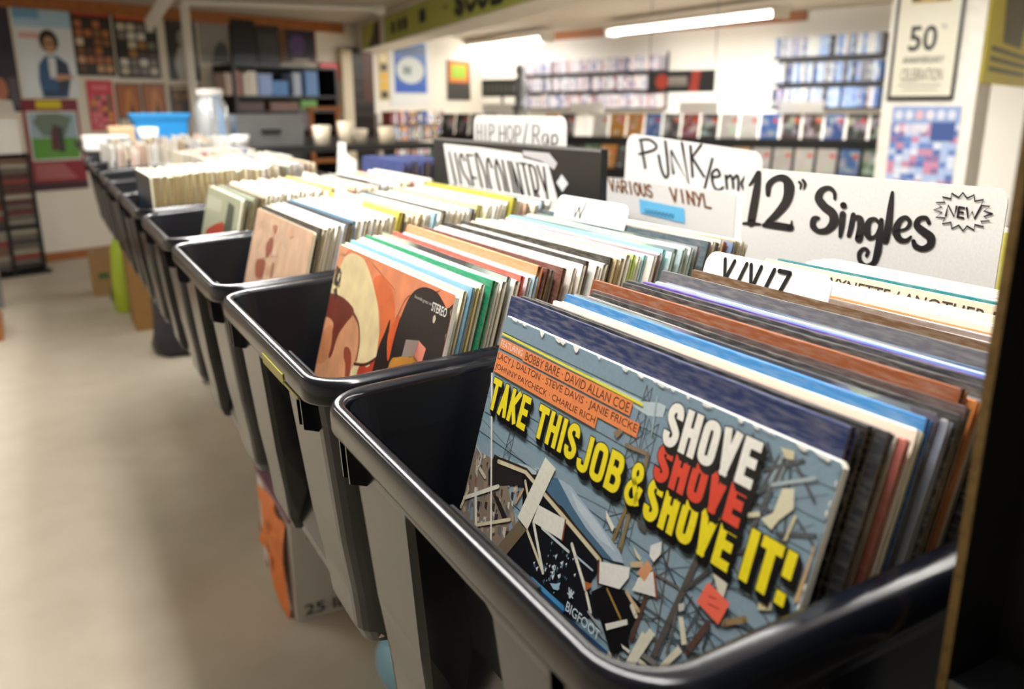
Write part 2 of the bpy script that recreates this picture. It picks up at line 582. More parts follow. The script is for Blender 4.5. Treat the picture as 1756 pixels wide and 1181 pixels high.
# poster of a standing man in a denim jacket
sh = sheet_px(24, -60, 122, 167, LA, LD, LN).back('#dfe6ec')
sh.rect(0, .72, 1, 1, '#a9cbe2', 1).rect(0, .8, .45, .96, '#6ea6cf', 2).rect(.06, .6, .4, .66, '#d9a9a4', 2)
sh.shape([(.33, 0), (.78, 0), (.82, .1), (.88, .22), (.84, .36), (.66, .44), (.46, .43), (.33, .34), (.3, .18)], '#2f5a88', 2)
sh.shape([(.62, .02), (.82, .1), (.84, .34), (.66, .4)], '#2b3550', 3)
sh.shape([(.5, .2), (.62, .2), (.64, .42), (.5, .42)], '#dfe3e6', 3)
sh.shape([(.34, 0), (.74, 0), (.72, .07), (.36, .07)], '#27406a', 4)
sh.shape([(.6, .17), (.92, .2), (.9, .24), (.6, .24)], '#c79a7c', 4)
sh.ell(.56, .58, .17, .12, '#2a221e', 2).ell(.56, .545, .1, .085, '#c09173', 3)
sh.rect(.47, .55, .66, .565, '#2a221e', 4)
sh.done('poster', 'tall pale blue poster of a standing man in a denim jacket', 'poster')
sh = sheet_px(-40, -40, 22, 192, LA, LD, LN).back('#2c2836')
sh.ell(.45, .2, .2, .1, '#b06f58', 2).shape([(.1, 0), (.75, 0), (.7, .1), (.2, .12)], '#d8d2c6', 1).rect(.7, .05, .95, .3, '#57525a', 1)
sh.done('poster', 'dark purple poster cut by the photo edge above the white board', 'poster')
# red poster with a green field
sh = sheet_px(46, 170, 142, 326, LA, LD, LN).back('#8d2030')
sh.rect(0, .88, 1, 1, '#7c1c30', 1).rect(.25, .9, .7, .985, '#d9c614', 2)
sh.rect(.06, .33, .95, .87, '#d7dcd8', 1).rect(.09, .35, .92, .85, '#9fb6c6', 2).rect(.09, .35, .92, .58, '#5c9a3a', 3)
sh.shape([(.3, .6), (.7, .6), (.85, .8), (.6, .85), (.25, .84), (.15, .75)], '#6c8073', 4)
sh.shape([(.42, .44), (.62, .44), (.64, .66), (.52, .74), (.44, .64)], '#5a2530', 5)
sh.rect(.55, .42, .66, .7, '#343a34', 6)
for k in range(6):
    sh.rect(.08, .13 + k * .03, .8 - .04 * k, .142 + k * .03, '#c98b84', 2)
sh.rect(.0, 0, 1, .09, '#3a1c28', 2)
sh.done('poster', 'red poster with a green field picture and yellow heading on the cream wall', 'poster')
# grid posters of small faces
for (u0, v0, u1, v1, lab, cs) in ((122, -30, 190, 130, 'dark poster with rows of small orange and tan pictures beside the denim man', ['#b06a3c', '#c79a70', '#5a4436', '#8a5a3a', '#31262a', '#d8c8a8']),
                                  (194, -30, 268, 134, 'black poster with rows of pale portraits under an orange heading', ['#c9bfa8', '#d8d4cc', '#4a4038', '#a87848', '#7f7a70', '#2a2424'])):
    sh = sheet_px(u0, v0, u1, v1, LA, LD, LN).back('#17141a')
    mosaic(sh, 4, 6, cs, .05, .04, .95, .78)
    sh.rect(.05, .82, .95, .95, '#a53a2c' if u0 < 150 else '#c8582c', 1)
    sh.done('poster', lab, 'poster')
sh = sheet_px(152, 138, 196, 224, LA, LD, LN).back('#d23a4c')
mosaic(sh, 4, 6, ['#d66a78', '#4a6a4a', '#d8a050', '#7a2a3a', '#e08a96'], .08, .04, .92, .72)
sh.rect(.2, .82, .8, .9, '#e07a86', 1)
sh.done('poster', 'narrow pink-red poster with small coloured pictures on the cream wall', 'poster')
for u0, u1, lab in ((201, 243, 'orange and brown figure poster next to the pink-red poster'), (246, 286, 'orange and brown figure poster next to the white post')):
    sh = sheet_px(u0, 143, u1, 225, LA, LD, LN).back('#5b4030')
    sh.rect(.05, .3, .95, .97, '#a9653a', 1).shape([(.3, .32), (.7, .32), (.75, .6), (.6, .9), (.4, .85)], '#d08a4e', 2).shape([(.45, .3), (.7, .3), (.6, .7)], '#4a3028', 3)
    sh.rect(.05, .04, .95, .26, '#d6d2c8', 1)
    sh.done('poster', lab, 'poster')
sh = sheet_px(292, 146, 346, 196, LA, LD, LN).back('#3c2c1e')
mosaic(sh, 3, 2, ['#6a4a28', '#55402a', '#7c5c34', '#2e241c'], .05, .06, .95, .8)
sh.rect(.05, .85, .95, .95, '#b7a884', 1)
sh.done('poster', 'brown picture grid hung right of the white post', 'poster')
sh = sheet_px(286, 26, 338, 138, LA, LD, LN).back('#26241f')
sh.shape([(.3, 0), (.75, 0), (.8, .3), (.6, .55), (.35, .5), (.2, .25)], '#a8a49a', 1).ell(.5, .65, .16, .13, '#8c887e', 2).rect(.1, .82, .9, .95, '#3a3832', 1)
sh.done('poster', 'black and white portrait poster right of the white post', 'poster')
sh = sheet_px(341, 30, 392, 108, LA, LD, LN).back('#8f8a84')
sh.shape([(.35, 0), (.95, 0), (.9, .4), (.7, .5), (.5, .35)], '#3c3836', 1)
sh.done('poster', 'grey poster with a dark shape beside the black panels', 'poster')
sh = sheet_px(394, 34, 436, 116, LA, LD, LN, th=0.03).back('#1d1b1b')
sh.rect(.1, .1, .9, .9, '#232123', 1)
sh.done('wall_panel', 'black panel on the far wall beside the grey poster', 'panel', M['black'])
sh = sheet_px(438, 44, 476, 116, LA, LD, LN, th=0.03).back('#242323')
sh.rect(.1, .2, .9, .8, '#3a3836', 1)
sh.done('wall_panel', 'charcoal panel on the far wall beside the purple picture', 'panel')
sh = sheet_px(480, 48, 540, 108, LA, LD, LN, th=0.02).back('#7a4c22')
sh.rect(.12, .06, .95, .95, '#2a2334', 1).ell(.45, .5, .22, .3, '#5a3f78', 2).rect(.3, .02, .75, .12, '#b5a690', 2)
sh.done('framed_picture', 'purple picture in a brown frame on the far wall', 'picture')
sh = sheet_px(549, 108, 579, 136, LA, LD, LN, off=0.03, th=0.01).back('#e2444a')
for i in range(3):
    for j in range(2):
        sh.rect(.12 + .3 * i, .2 + .35 * j, .3 + .3 * i, .42 + .35 * j, '#f29a96', 1)
sh.done('notice', 'bright red square notice with pale marks by the doorway', 'sign')
# doorway posts and dark slatted opening
for u0, u1, v0, v1, nm, lb, cm in ((583, 600, 86, 300, 'door_post', 'cream door post left of the dark slatted opening', '#cdbfa4'),):
    sh = sheet_px(u0, v0, u1, v1, LA, LD, LN, th=0.08).back(cm)
    sh.done(nm, lb, 'post', M['paper'])
sh = sheet_px(600, 84, 640, 300, L_end, BD, BN, th=0.03).back('#1b1512')
for k in range(9):
    sh.rect(.05, .08 + k * .1, .95, .1 + k * .1, '#3a2b1f', 1)
sh.rect(.55, .6, 1, 1, '#4a2815', 2)
sh.done('slatted_shutter', 'dark brown slatted shutter filling the far opening', 'shutter')
sh = sheet_px(648, 74, 667, 172, L_end, BD, BN).back('#cbb98a')
mosaic(sh, 1, 6, ['#d6a92a', '#8a6a28', '#c7842c', '#e0cf9a', '#4a3a20'], .1, .02, .9, .98)
sh.done('poster', 'narrow yellow strip poster on the far pillar wall', 'poster')
sh = sheet_px(668, 68, 739, 182, L_end, BD, BN).back('#d8d8d4')
sh.rect(.1, .2, .88, .96, '#3f66ae', 1).rect(.1, .78, .88, .9, '#324f7a', 2).ell(.48, .54, .33, .2, '#c7cdc8', 3).rect(.3, .48, .5, .6, '#7f8a8a', 4).rect(.12, .22, .86, .34, '#2f5ab0', 2)
sh.done('poster', 'blue poster with a pale oval on the far pillar wall', 'poster')
sh = sheet_px(766, 104, 806, 172, L_end, BD, BN).back('#30302e')
sh.rect(.08, .45, .92, .98, '#d8742c', 1).rect(.18, .55, .8, .88, '#93ba2c', 2)
sh.done('poster', 'dark poster with a green and orange square near the lit wall', 'poster')

# white post and ceiling strip at the far left
q = at_plane(278, 150, LA, LN) + LN * 0.5
mb = MB(); mb.box(-.035, .035, -.035, .035, 0, ZC - ZF - 0.02); o = mb.build('support_post', M['fixture']); o.location = (q.x, q.y, ZF)
tag(o, 'slim white post standing before the far left posters', 'post')
a = at_depth(258, 38, 6.6); b_ = at_depth(315, -12, 5.4)
a.z = min(a.z, ZC - 0.06); b_.z = ZC - 0.05
mb = MB(); mb.tube((0, 0, 0), b_ - a, 0.045, n=8); o = mb.build('ceiling_strut', M['fixture']); o.location = a
tag(o, 'white slanting strut from the ceiling to the slim white post', 'strut')
a, b_ = at_axis(312, 2, 2, ZC - 0.03), at_axis(648, 14, 2, ZC - 0.03)
mb = MB(); mb.tube((0, 0, 0), b_ - a, 0.028, n=10); mb.tube(b_ - a - (b_ - a).normalized() * 0.03, b_ - a + (b_ - a).normalized() * 0.05, 0.05, n=10)
o = mb.build('ceiling_conduit', M['fixture']); o.location = a
tag(o, 'pale conduit running along the ceiling to a round end', 'conduit')

# beam signs
for s0, s1, marks, lb in ((0.75, 1.55, 0, 'short yellow-green sign partly dark at the far end of the beam'), (1.75, 6.6, 1, 'long yellow-green sign with black lettering along the beam')):
    sh = Sheet(B0 + bn * 0.0, bd, bn, s0, s1, 0.755, ZC - 0.03).back('#a8ad4c')
    if marks:
        hand(sh.mb, sh.mp, 'SOUL', (.46, .25, .66, .8), .012, '#1f211a', 2, asp=sh.asp)
        hand(sh.mb, sh.mp, 'R&', (.76, .3, .86, .85), .012, '#1f211a', 2, asp=sh.asp)
        sh.rect(.40, .5, .425, .58, '#3c4020', 2)
        for x in (.06, .11, .15):
            sh.rect(x, .25, x + .03, .7, '#23251c', 2)
        sh.rect(.26, .3, .3, .75, '#23251c', 2)
    else:
        sh.shape([(.3, 0), (1, 0), (1, .95), (.75, .9), (.6, .45)], '#2b2a1e', 1)
    sh.done('painted_sign', lb, 'sign', M['paper'])


# ------------------------------------------------------------------ lamps
def lamp(p0, p1, label, two=True, housing=True):
    p0, p1 = Vector(p0), Vector(p1)
    t = empty('fluorescent_lamp', (p0 + p1) / 2)
    d = (p1 - p0).normalized(); n = Vector((-d.y, d.x, 0)); ln = (p1 - p0).length / 2
    m4 = Matrix(((d.x, n.x, 0, 0), (d.y, n.y, 0, 0), (0, 0, 1, 0), (0, 0, 0, 1)))
    b = MB()
    b.box(-ln - .04, ln + .04, -.1, .1, .03, .075, M4=m4)
    b.box(-ln - .04, -ln - .01, -.09, .09, -.03, .03, M4=m4); b.box(ln + .01, ln + .04, -.09, .09, -.03, .03, M4=m4)
    b.build('housing', M['fixture'], t)
    for s in ((-.055, .055) if two else (0,)):
        b = MB(); b.tube(d * -ln + n * s, d * ln + n * s, 0.02, n=12)
        b.build('tube', M['tube'], t, smooth=False)
    return tag(t, label, 'lamp')


ZL = 0.885
pa, pb = at_axis(1052, 57, 2, ZL), at_axis(1335, 24, 2, ZL)
lamp(pa, pb, 'lit fluorescent tube on the ceiling nearer the block pillar', two=False)
pa, pb = at_axis(768, 90, 2, ZL), at_axis(935, 68, 2, ZL)
lamp(pa, pb, 'glaring pair of fluorescent tubes left of the lit wall')
for i, (fx, fy, frz, fp) in enumerate(FIXTURES):
    dx = Vector((-math.sin(frz), math.cos(frz), 0)) * 1.2
    lamp(Vector((fx, fy, ZC - 0.08)) - dx, Vector((fx, fy, ZC - 0.08)) + dx,
         'ceiling lamp ' + ('over the aisle beside the bins', 'over the far end of the record bins', 'over the near record bins', 'over the far aisle', 'added out of view to light the block pillar side')[i])

# ------------------------------------------------------------------ concrete block pillar with posters
PC = at_depth(1655, 300, 4.5); PC.z = 0
pd = Vector((0.42, -0.9075, 0)).normalized()            # along the lit face, towards the right
pn = Vector((-pd.y, pd.x, 0)); pn = -pn if pn.dot(CAM - PC) < 0 else pn
mb = MB(); m4 = Matrix(((pd.x, -pn.x, 0, PC.x), (pd.y, -pn.y, 0, PC.y), (0, 0, 1, 0), (0, 0, 0, 1)))
bh = 0.2; k = 0; z = ZF
PW = abs((at_plane(1513, 170, PC, pn) - PC).dot(pd))
while z < ZC - 0.01:
    z1 = min(z + bh, ZC)
    mb.box(-PW, 0, 0, PW, z + 0.005, z1 - 0.005, M4=m4)
    mb.box(-PW + .003, -0.003, 0.003, PW - .003, z1 - 0.005, min(z1 + 0.005, ZC), M4=m4)
    z = z1
struct(mb.build('pillar', M['block']))
sh = sheet_px(1536, -90, 1652, 172, PC, pd, pn, off=0.006, th=0.012).back('#17171a')
sh.rect(.05, .03, .95, .98, '#d9d5c2', 1).rect(.22, .66, .8, .99, '#1d1f26', 2)
sh.rect(.22, .645, .8, .66, '#b99a4c', 3)
sh.shape([(.36, .66), (.58, .66), (.6, .78), (.72, .86), (.66, .95), (.5, .99), (.36, .9), (.32, .8)], '#b79a55', 3)
sh.shape([(.55, .82), (.62, .8), (.66, .9), (.58, .93)], '#20222a', 4)
sh.text('50', (.24, .33, .66, .5), '#1b1b1d', 3, .02).text('TH', (.7, .47, .78, .5), '#3a3a3a', 3)
sh.text('ANNIVERSARY', (.18, .25, .8, .295), '#2c2c2c', 3, .01).text('CELEBRATION', (.18, .13, .8, .215), '#555248', 3)
sh.rect(.16, .1, .8, .106, '#444', 3).rect(.22, .07, .76, .075, '#555', 3)
sh.done('framed_poster', 'black framed cream anniversary poster reading 50 on the block pillar', 'poster')
sh = sheet_px(1524, 182, 1640, 330, PC, pd, pn, off=0.004).back('#8fa3cf')
mosaic(sh, 9, 11, ['#6a86c4', '#a8bce0', '#d6dcea', '#c78aa4', '#5470b0', '#b8c6e2', '#8a6f9c'], 0, 0, 1, .8, gap=.02)
for i in range(6):
    sh.ell(.1 + .155 * i, .9, .06, .055, random.choice(['#e0d6dc', '#d8b0bc', '#d0d6e4']), 2, 10)
for i in range(4):
    sh.ell(.1 + .13 * i, .74, .055, .05, '#d8d0da', 2, 10)
sh.rect(.6, .6, .95, .82, '#3c5590', 2)
sh.done('poster', 'blue and pink mottled poster low on the block pillar', 'poster')
sh = sheet_px(1694, -70, 1775, 148, PC, -pn, pd, off=0.006).back('#e2d41c')
sh.shape([(.3, .35), (.7, .35), (.75, .7), (.6, .95), (.4, .95), (.25, .7)], '#4a4718', 1)
for k in range(3):
    sh.rect(.1, .1 + .08 * k, .9, .14 + .08 * k, '#5a551a', 1)
sh.done('poster', 'yellow poster with a dark figure on the shaded pillar side', 'poster')

# ------------------------------------------------------------------ disc cases on the far wall
def case_mesh(nm, w, d, h, m):
    b = MB(); b.box(-w / 2, w / 2, -d / 2, d / 2, 0, h, mi=0)
    b.box(-w / 2 + .001, w / 2 - .001, -d / 2 - .0006, -d / 2, h * .1, h * .9, mi=1)
    if w > .1 and h > .1:
        b.box(w * .18, w * .4, -d / 2 - .0012, -d / 2 - .0006, h * .66, h * .8, '#e8502c', mi=2)
    o = b.build(nm, [M['objpaint'], m, M['paper']]); me = o.data
    bpy.data.objects.remove(o)
    return me


CASE_SPINE = case_mesh('disc_case', .014, .13, .19, M['art'])
CASE_FRONT = case_mesh('disc_case', .136, .014, .19, M['art'])
CASE_FLAT = case_mesh('disc_case', .142, .125, .0105, M['objpaint'])
PALE = ['#e4e2e4', '#d8d4d8', '#c8c4d0', '#e8d8d8', '#b8b4c4', '#d0c0c4', '#a0a0b4', '#e0e0e8', '#b48890', '#8890b8']
BLUE = ['#5a80c8', '#88a8dc', '#d0d8e8', '#4a5a88', '#c0c8d8', '#7a7a88', '#b0a0a8', '#303848', '#e0e0e0', '#98b8e8']
MIX = ['#d8d4d0', '#38383a', '#8a3a34', '#3a5a9a', '#d8d4cc', '#4a4a4c', '#c88a3a', '#5a7a5a', '#282828', '#b8b0a8', '#904a6a', '#6a6a72', '#d0a878', '#3a6ab0', '#4a3a34', '#c8c4c0']


def place(me, name, loc, rz, col, label, cat, group, tilt=0.0):
    o = bpy.data.objects.new(name, me); COL.objects.link(o)
    o.matrix_world = Matrix.Translation(loc) @ Matrix.Rotation(rz, 4, 'Z') @ Matrix.Rotation(tilt, 4, 'X')
    o.color = (*lin(col), 1)
    return tag(o, label, cat, group)


def shelf_unit(name, label, p, d, n, s0, s1, zs, ztop, depth, cols, step, gname, m=None, h=.19, stuff=None):
    """wall shelf: boards at heights zs on the wall plane, cases in rows on each board"""
    base = p + d * ((s0 + s1) / 2) + n * 0.0
    t = empty(name, (base.x, base.y, min(zs)))
    m4 = Matrix(((d.x, n.x, 0, 0), (d.y, n.y, 0, 0), (0, 0, 1, 0), (0, 0, 0, 1)))
    w = (s1 - s0) / 2
    for z in zs:
        b = MB(); b.box(-w, w, 0.004, depth, z - min(zs) - .018, z - min(zs), M4=m4); b.build('shelf_board', m or M['blackmetal'], t)
    for sx in (-w, w):
        b = MB(); b.box(sx - .008, sx + .008, 0.004, .02, -.018, ztop - min(zs) - .05, M4=m4); b.build('upright', m or M['blackmetal'], t)
    tag(t, label, 'shelf')
    rz = math.atan2(-n.y, -n.x) - math.pi / 2
    if stuff:
        b = MB()
        for z in zs:
            s = s0 + .03
            while s < s1 - .03:
                if random.random() > .06:
                    q = p + d * s + n * (depth - .07); q.z = z + .0005
                    m5 = Matrix.Translation(q - Vector((base.x, base.y, min(zs)))) @ Matrix.Rotation(rz, 4, 'Z')
                    hh = h * random.uniform(.88, 1); c_ = random.choice(cols)
                    b.box(-step * .45, step * .45, -.065, .065, 0, hh, c_, M4=m5)
                    b.box(-step * .4, step * .4, -.0656, -.065, hh * .2, hh * random.uniform(.5, .8), random.choice(cols), M4=m5)
                s += step
        o = b.build('disc_cases', M['print']); o.location = (base.x, base.y, min(zs))
        tag(o, stuff, 'disc cases', kind='stuff')
        return
    for k, z in enumerate(zs):
        s = s0 + .03
        while s < s1 - .03:
            q = p + d * s + n * (depth - .07); q.z = z + .0005
            if random.random() > .06:
                o = place(CASE_SPINE, 'disc_case', q, rz, random.choice(cols), f'thin disc case standing spine out on {gname[k]}', 'disc case', f'disc cases on {gname[k]}')
                o.scale = (step / .0155, 1, h / .19)
            s += step


rs0, rs1 = (at_plane(1338, 120, RA, RN) - RA).dot(RD), (at_plane(1524, 120, RA, RN) - RA).dot(RD)
rz_ = lambda u, v: at_plane(u, v, RA + RN * .15, RN).z
zz = [rz_(1440, 184), rz_(1440, 140), rz_(1440, 94)]
shelf_unit('wall_shelf', 'black wall shelf of blue disc cases left of the block pillar', RA, RD, RN, min(rs0, rs1), max(rs0, rs1), zz, rz_(1440, 52), .16, BLUE, .029,
           ['the lowest board of the shelf by the pillar', 'the middle board of the shelf by the pillar', 'the top board of the shelf by the pillar'], h=(zz[1] - zz[0]) * .78)
ls0, ls1 = (at_plane(905, 140, RA, RN) - RA).dot(RD), (at_plane(1146, 120, RA, RN) - RA).dot(RD)
zz = [rz_(1020, 185), rz_(1020, 155), rz_(1020, 124)]
shelf_unit('wall_shelf', 'black wall shelf of pale disc cases behind the glaring tubes', RA, RD, RN, min(ls0, ls1), max(ls0, ls1), zz, rz_(1020, 86), .16, PALE, .036,
           ['the lowest board of the pale wall shelf', 'the middle board of the pale wall shelf', 'the top board of the pale wall shelf'], h=(zz[1] - zz[0]) * .8, stuff='rows of pale disc cases filling the wall shelf behind the glaring tubes')

# tiered rack of cases facing out
K0, K1 = at_depth(752, 240, 8.0), at_depth(1535, 240, 6.0)
K0.z = K1.z = 0
kd = (K1 - K0).normalized(); kn = Vector((kd.y, -kd.x, 0)); kn = -kn if kn.dot(CAM - K0) < 0 else kn
KL = (K1 - K0).length
kz = lambda v, off: at_plane(1150, v, K0 + kn * off, kn).z
t = empty('display_rack', ((K0 + K1) / 2)[:2] + (ZF,))
tag(t, 'long tiered rack of disc cases facing the record bins', 'rack')
m4 = Matrix(((kd.x, kn.x, 0, 0), (kd.y, kn.y, 0, 0), (0, 0, 1, 0), (0, 0, 0, 1)))
tiers = [(kz(236, 0.0), 0.0), (kz(292, .18), .18), (kz(352, .36), .36)]
for z, off in tiers:
    b = MB(); b.box(-KL / 2, KL / 2, off - .15, off + .02, ZF - ZF, z - ZF, M4=m4); b.build('tier', M['blackmetal'], t)
rzk = math.atan2(-kn.y, -kn.x) - math.pi / 2
names = ['top tier', 'middle tier', 'bottom tier']
for k, (z, off) in enumerate(tiers):
    s = .09; i = 0
    while s < KL - .08:
        if not (k == 0 and random.random() < .08):
            q = K0 + kd * s + kn * (off - .02); q.z = z
            place(CASE_FRONT, 'disc_case', q, rzk, random.choice(MIX), f'colourful disc case facing out on the {names[k]} of the long rack', 'disc case', f'disc cases on the {names[k]} of the long rack', tilt=math.radians(-12))
        s += .158; i += 1
for i, s in enumerate((.6, 1.5, 2.5, 3.3, 4.1)):
    if s > KL - .2:
        break
    b = MB(); b.box(-.16, .16, -.002, .002, 0, .085)
    o = b.build('header_card', M['card'])
    q = K0 + kd * s + kn * -.10; q.z = tiers[0][0] + .0
    q.z = tiers[0][0]
    bb = MB()
    o.matrix_world = Matrix.Translation(q + Vector((0, 0, 0.19))) @ Matrix.Rotation(rzk, 4, 'Z')
    b2 = MB(); b2.box(-.004, .004, -.004, .004, -.19, 0); b2.build('stem', M['fixture'], o)
    tag(o, f"blank white header card on the long rack, {('first', 'second', 'third', 'fourth', 'fifth')[i]} from its far end", 'card', 'header cards on the long rack')

# grey sign, figurine, black and red banner above the rack
sh = sheet_px(828, 136, 896, 166, K0 - kn * 0.3, kd, kn, th=.02).back('#5d5f5c')
for k in range(8):
    sh.rect(.08 + .11 * k, .25, .15 + .11 * k, .75, '#8a8c88', 1)
o = sh.done('sign_box', 'grey sign box with pale lettering marks left of the figurine', 'sign')
mbp = MB()
for x in (-.1, .1):
    mbp.tube((0, 0, 0), (0, 0, -(o.location.z - ZF)), .012)
    break
mbp.build('stand_pole', M['blackmetal'], o)
q = at_plane(892, 187, K0 - kn * .10, kn)
PH = q.z - kz(236, 0.0) - .002
mb = MB(); mb.lathe([(0, 0), (.07, 0), (.075, .02), (.045, .05), (.05, .12), (.062, .2), (.045, .26), (.02, .28), (.035, .3), (.042, .335), (.03, .37), (0, .385)], 16)
mb.tube((.045, 0, .24), (.09, -.02, .16), .018, .014); mb.tube((-.045, 0, .24), (-.08, -.02, .15), .018, .014)
o = mb.build('figurine', mat('grey_figurine', '#77777a', rough=.5, noise=(20., .4, '#4a4a4c')), smooth=True); o.location = q
tag(o, 'small grey statue standing on the long rack by the grey sign', 'figurine')
mb = MB(); mb.box(-.05, .05, -.04, .04, 0, PH); mb.build('plinth', M['steel'], o).location = (0, 0, -PH)
sh = sheet_px(1112, 121, 1226, 158, K0 + kn * 0.5, kd, kn, th=.015).back('#191717')
sh.ell(.22, .5, .1, .36, '#d2452a', 1).rect(.32, .3, .6, .72, '#b9b4ae', 1).rect(.34, .38, .58, .44, '#6a6662', 2).shape([(.63, .02), (.77, .02), (.8, .98), (.67, .98)], '#d2452a', 1)
o = sh.done('banner', 'black banner with an orange disc and stripe above the long rack', 'banner')
mbp = MB()
for x in (-.25, .25):
    mbp.tube((kd.x * x, kd.y * x, .2), (kd.x * x, kd.y * x, ZC - o.location.z), .003, n=6)
mbp.build('hanging_wire', M['steel'], o)

# low shelf of cases under the blue poster
q0 = L_end + BN * .35
bs0, bs1 = (at_plane(646, 220, q0, BN) - q0).dot(BD), (at_plane(745, 220, q0, BN) - q0).dot(BD)
bz = lambda v: at_plane(700, v, q0, BN).z
zz = [bz(268), bz(238), bz(212)]
shelf_unit('low_shelf', 'low black shelf of small cases below the blue poster', q0, BD, BN, bs0, bs1, zz, bz(186), .2, MIX, .034,
           ['the lowest board of the low black shelf', 'the middle board of the low black shelf', 'the top board of the low black shelf'], h=(zz[1] - zz[0]) * .75, stuff='rows of small disc cases filling the low black shelf')

# black shelving with electronics below the panels
q1 = LA + LN * .06
es0, es1 = (at_plane(372, 170, q1, LN) - q1).dot(LD), (at_plane(545, 170, q1, LN) - q1).dot(LD)
ez = lambda v: at_plane(455, v, q1 + LN * .3, LN).z
base = q1 + LD * ((es0 + es1) / 2)
t = empty('black_shelving', (base.x, base.y, ZF)); tag(t, 'black shelving stacked with gear below the black panels', 'shelving')
m4 = Matrix(((LD.x, LN.x, 0, 0), (LD.y, LN.y, 0, 0), (0, 0, 1, 0), (0, 0, 0, 1))); w = (es1 - es0) / 2
for v in (112, 164, 190, 222):
    b = MB(); b.box(-w, w, 0, .32, ez(v) - ZF - .02, ez(v) - ZF, M4=m4); b.build('shelf_board', M['blackmetal'], t)
for sx in (-w, w):
    b = MB(); b.box(sx - .015, sx + .015, 0, .32, 0, ez(112) - ZF, M4=m4); b.build('upright', M['blackmetal'], t)
b = MB(); b.box(-w, w, 0, .012, 0, ez(112) - ZF, M4=m4); b.build('back_panel', M['black'], t)
gear = [(388, 164, .12, .2, '#b9a59a', 'small cream figure box'), (400, 164, .05, .22, '#a86a5a', 'red-brown case'), (412, 164, .05, .2, '#d0c8b8', 'pale upright case'), (424, 164, .1, .22, '#cfc8bc', 'white upright box'),
        (446, 164, .16, .2, '#7f9bd0', 'pale blue box'), (470, 164, .2, .14, '#2f72b8', 'bright blue box'), (500, 164, .1, .22, '#9aa6b8', 'silver-blue box'), (525, 164, .16, .24, '#4a78b0', 'blue picture box'),
        (420, 190, .3, .08, '#4a2f28', 'brown stereo deck'), (478, 190, .34, .08, '#6a4438', 'reddish stereo deck'), (520, 190, .2, .1, '#58903c', 'green box'),
        (430, 222, .22, .1, '#26221f', 'black tape deck'), (470, 222, .2, .09, '#5a2420', 'dark red tape deck'), (512, 222, .14, .2, '#5a4a58', 'grey-purple speaker')]
for u, v, w_, h_, c, lb in gear:
    p = at_plane(u, v, q1 + LN * .2, LN); b = MB(); b.box(-w_ / 2, w_ / 2, -.08, .1, 0, h_, c, M4=m4)
    b.box(-w_ / 2 + .01, w_ / 2 - .01, .1, .104, h_ * .15, h_ * .85, c, M4=m4)
    o = b.build('boxed_gear', M['print']); o.location = (p.x, p.y, ez(v)); tag(o, lb + ' on the black shelving', 'box')

# wooden easel frame beside the doorway
p = at_plane(560, 262, LA + LN * .9, LN); p.z = ZF
t = empty('wooden_stand', p); tag(t, 'brown wooden stand beside the cream door post', 'stand')
zt = at_plane(560, 188, LA + LN * .9, LN).z - ZF
for sx in (-.13, .13):
    b = MB(); b.box(sx - .02, sx + .02, -.02, .02, 0, zt); b.build('leg', M['wood'], t)
b = MB(); b.box(-.17, .17, -.06, .06, zt, zt + .03); b.build('top', M['wood'], t)
b = MB(); b.box(-.13, .13, -.012, .012, zt * .6, zt * .6 + .04); b.build('crossbar', M['wood'], t)

# ------------------------------------------------------------------ disc tower at the far left
q2 = LA + LN * .45
tp0, tp1 = at_plane(-34, 440, q2, LN), at_plane(74, 440, q2, LN)
tw = (tp1 - tp0).length; tc_ = (tp0 + tp1) / 2
tzt = at_plane(20, 264, q2, LN).z
t = empty('disc_tower', (tc_.x, tc_.y, ZF)); tag(t, 'tall black tower packed with flat disc cases by the left wall', 'rack')
for sx in (-tw / 2, -.002, tw / 2):
    b = MB(); b.box(sx - .012, sx + .012, -.16, .012, 0, tzt - ZF, M4=m4); b.build('upright', M['blackmetal'], t)
b = MB(); b.box(-tw / 2, tw / 2, -.16, -.15, 0, tzt - ZF, M4=m4); b.build('back_panel', M['black'], t)
b = MB(); b.box(-tw / 2 - .03, tw / 2 + .03, -.18, .05, 0, .03, M4=m4); b.build('base', M['black'], t)
rzt = math.atan2(LD.y, LD.x)
cw = tw / 2 - .03
for cidx in (0, 1):
    z = ZF + .05; i = 0
    while z < tzt - .03:
        c = tc_ + LD * ((-.25 if cidx == 0 else .25) * tw) + LN * -.06
        o = place(CASE_FLAT, 'disc_case', Vector((c.x, c.y, z)), rzt, random.choice(['#2a2626', '#3a3434', '#8a8478', '#a8a090', '#6a2a2c', '#4a4040', '#5a3430', '#7a5a4a', '#3a2c38', '#6a6258', '#8a3a34', '#98907c']), f"flat disc case in the {'left' if cidx == 0 else 'right'} column of the tower, {ordinal(i + 1)} up from its base", 'disc case', f"disc cases in the {'left' if cidx == 0 else 'right'} column of the tower")
        o.scale = (cw / .142, 1, 2.6)
        z += .0385; i += 1
b = MB(); b.box(-tw / 2 - .02, tw / 2 - .03, -.05, -.02, 0, .255, '#ebe9e4', M4=m4)
o = b.build('white_board', M['paper']); o.location = (tc_.x, tc_.y, tzt); tag(o, 'blank white board standing on top of the disc tower', 'board')
b = MB(); b.box(-.03, .03, -.16, .02, 0, 1.0, '#a97a34', M4=m4)
o = b.build('side_plank', M['wood']); c = tc_ - LD * (tw / 2 + .09) + LN * .1; o.location = (c.x, c.y, ZF); tag(o, 'upright wooden plank beside the foot of the disc tower', 'plank')
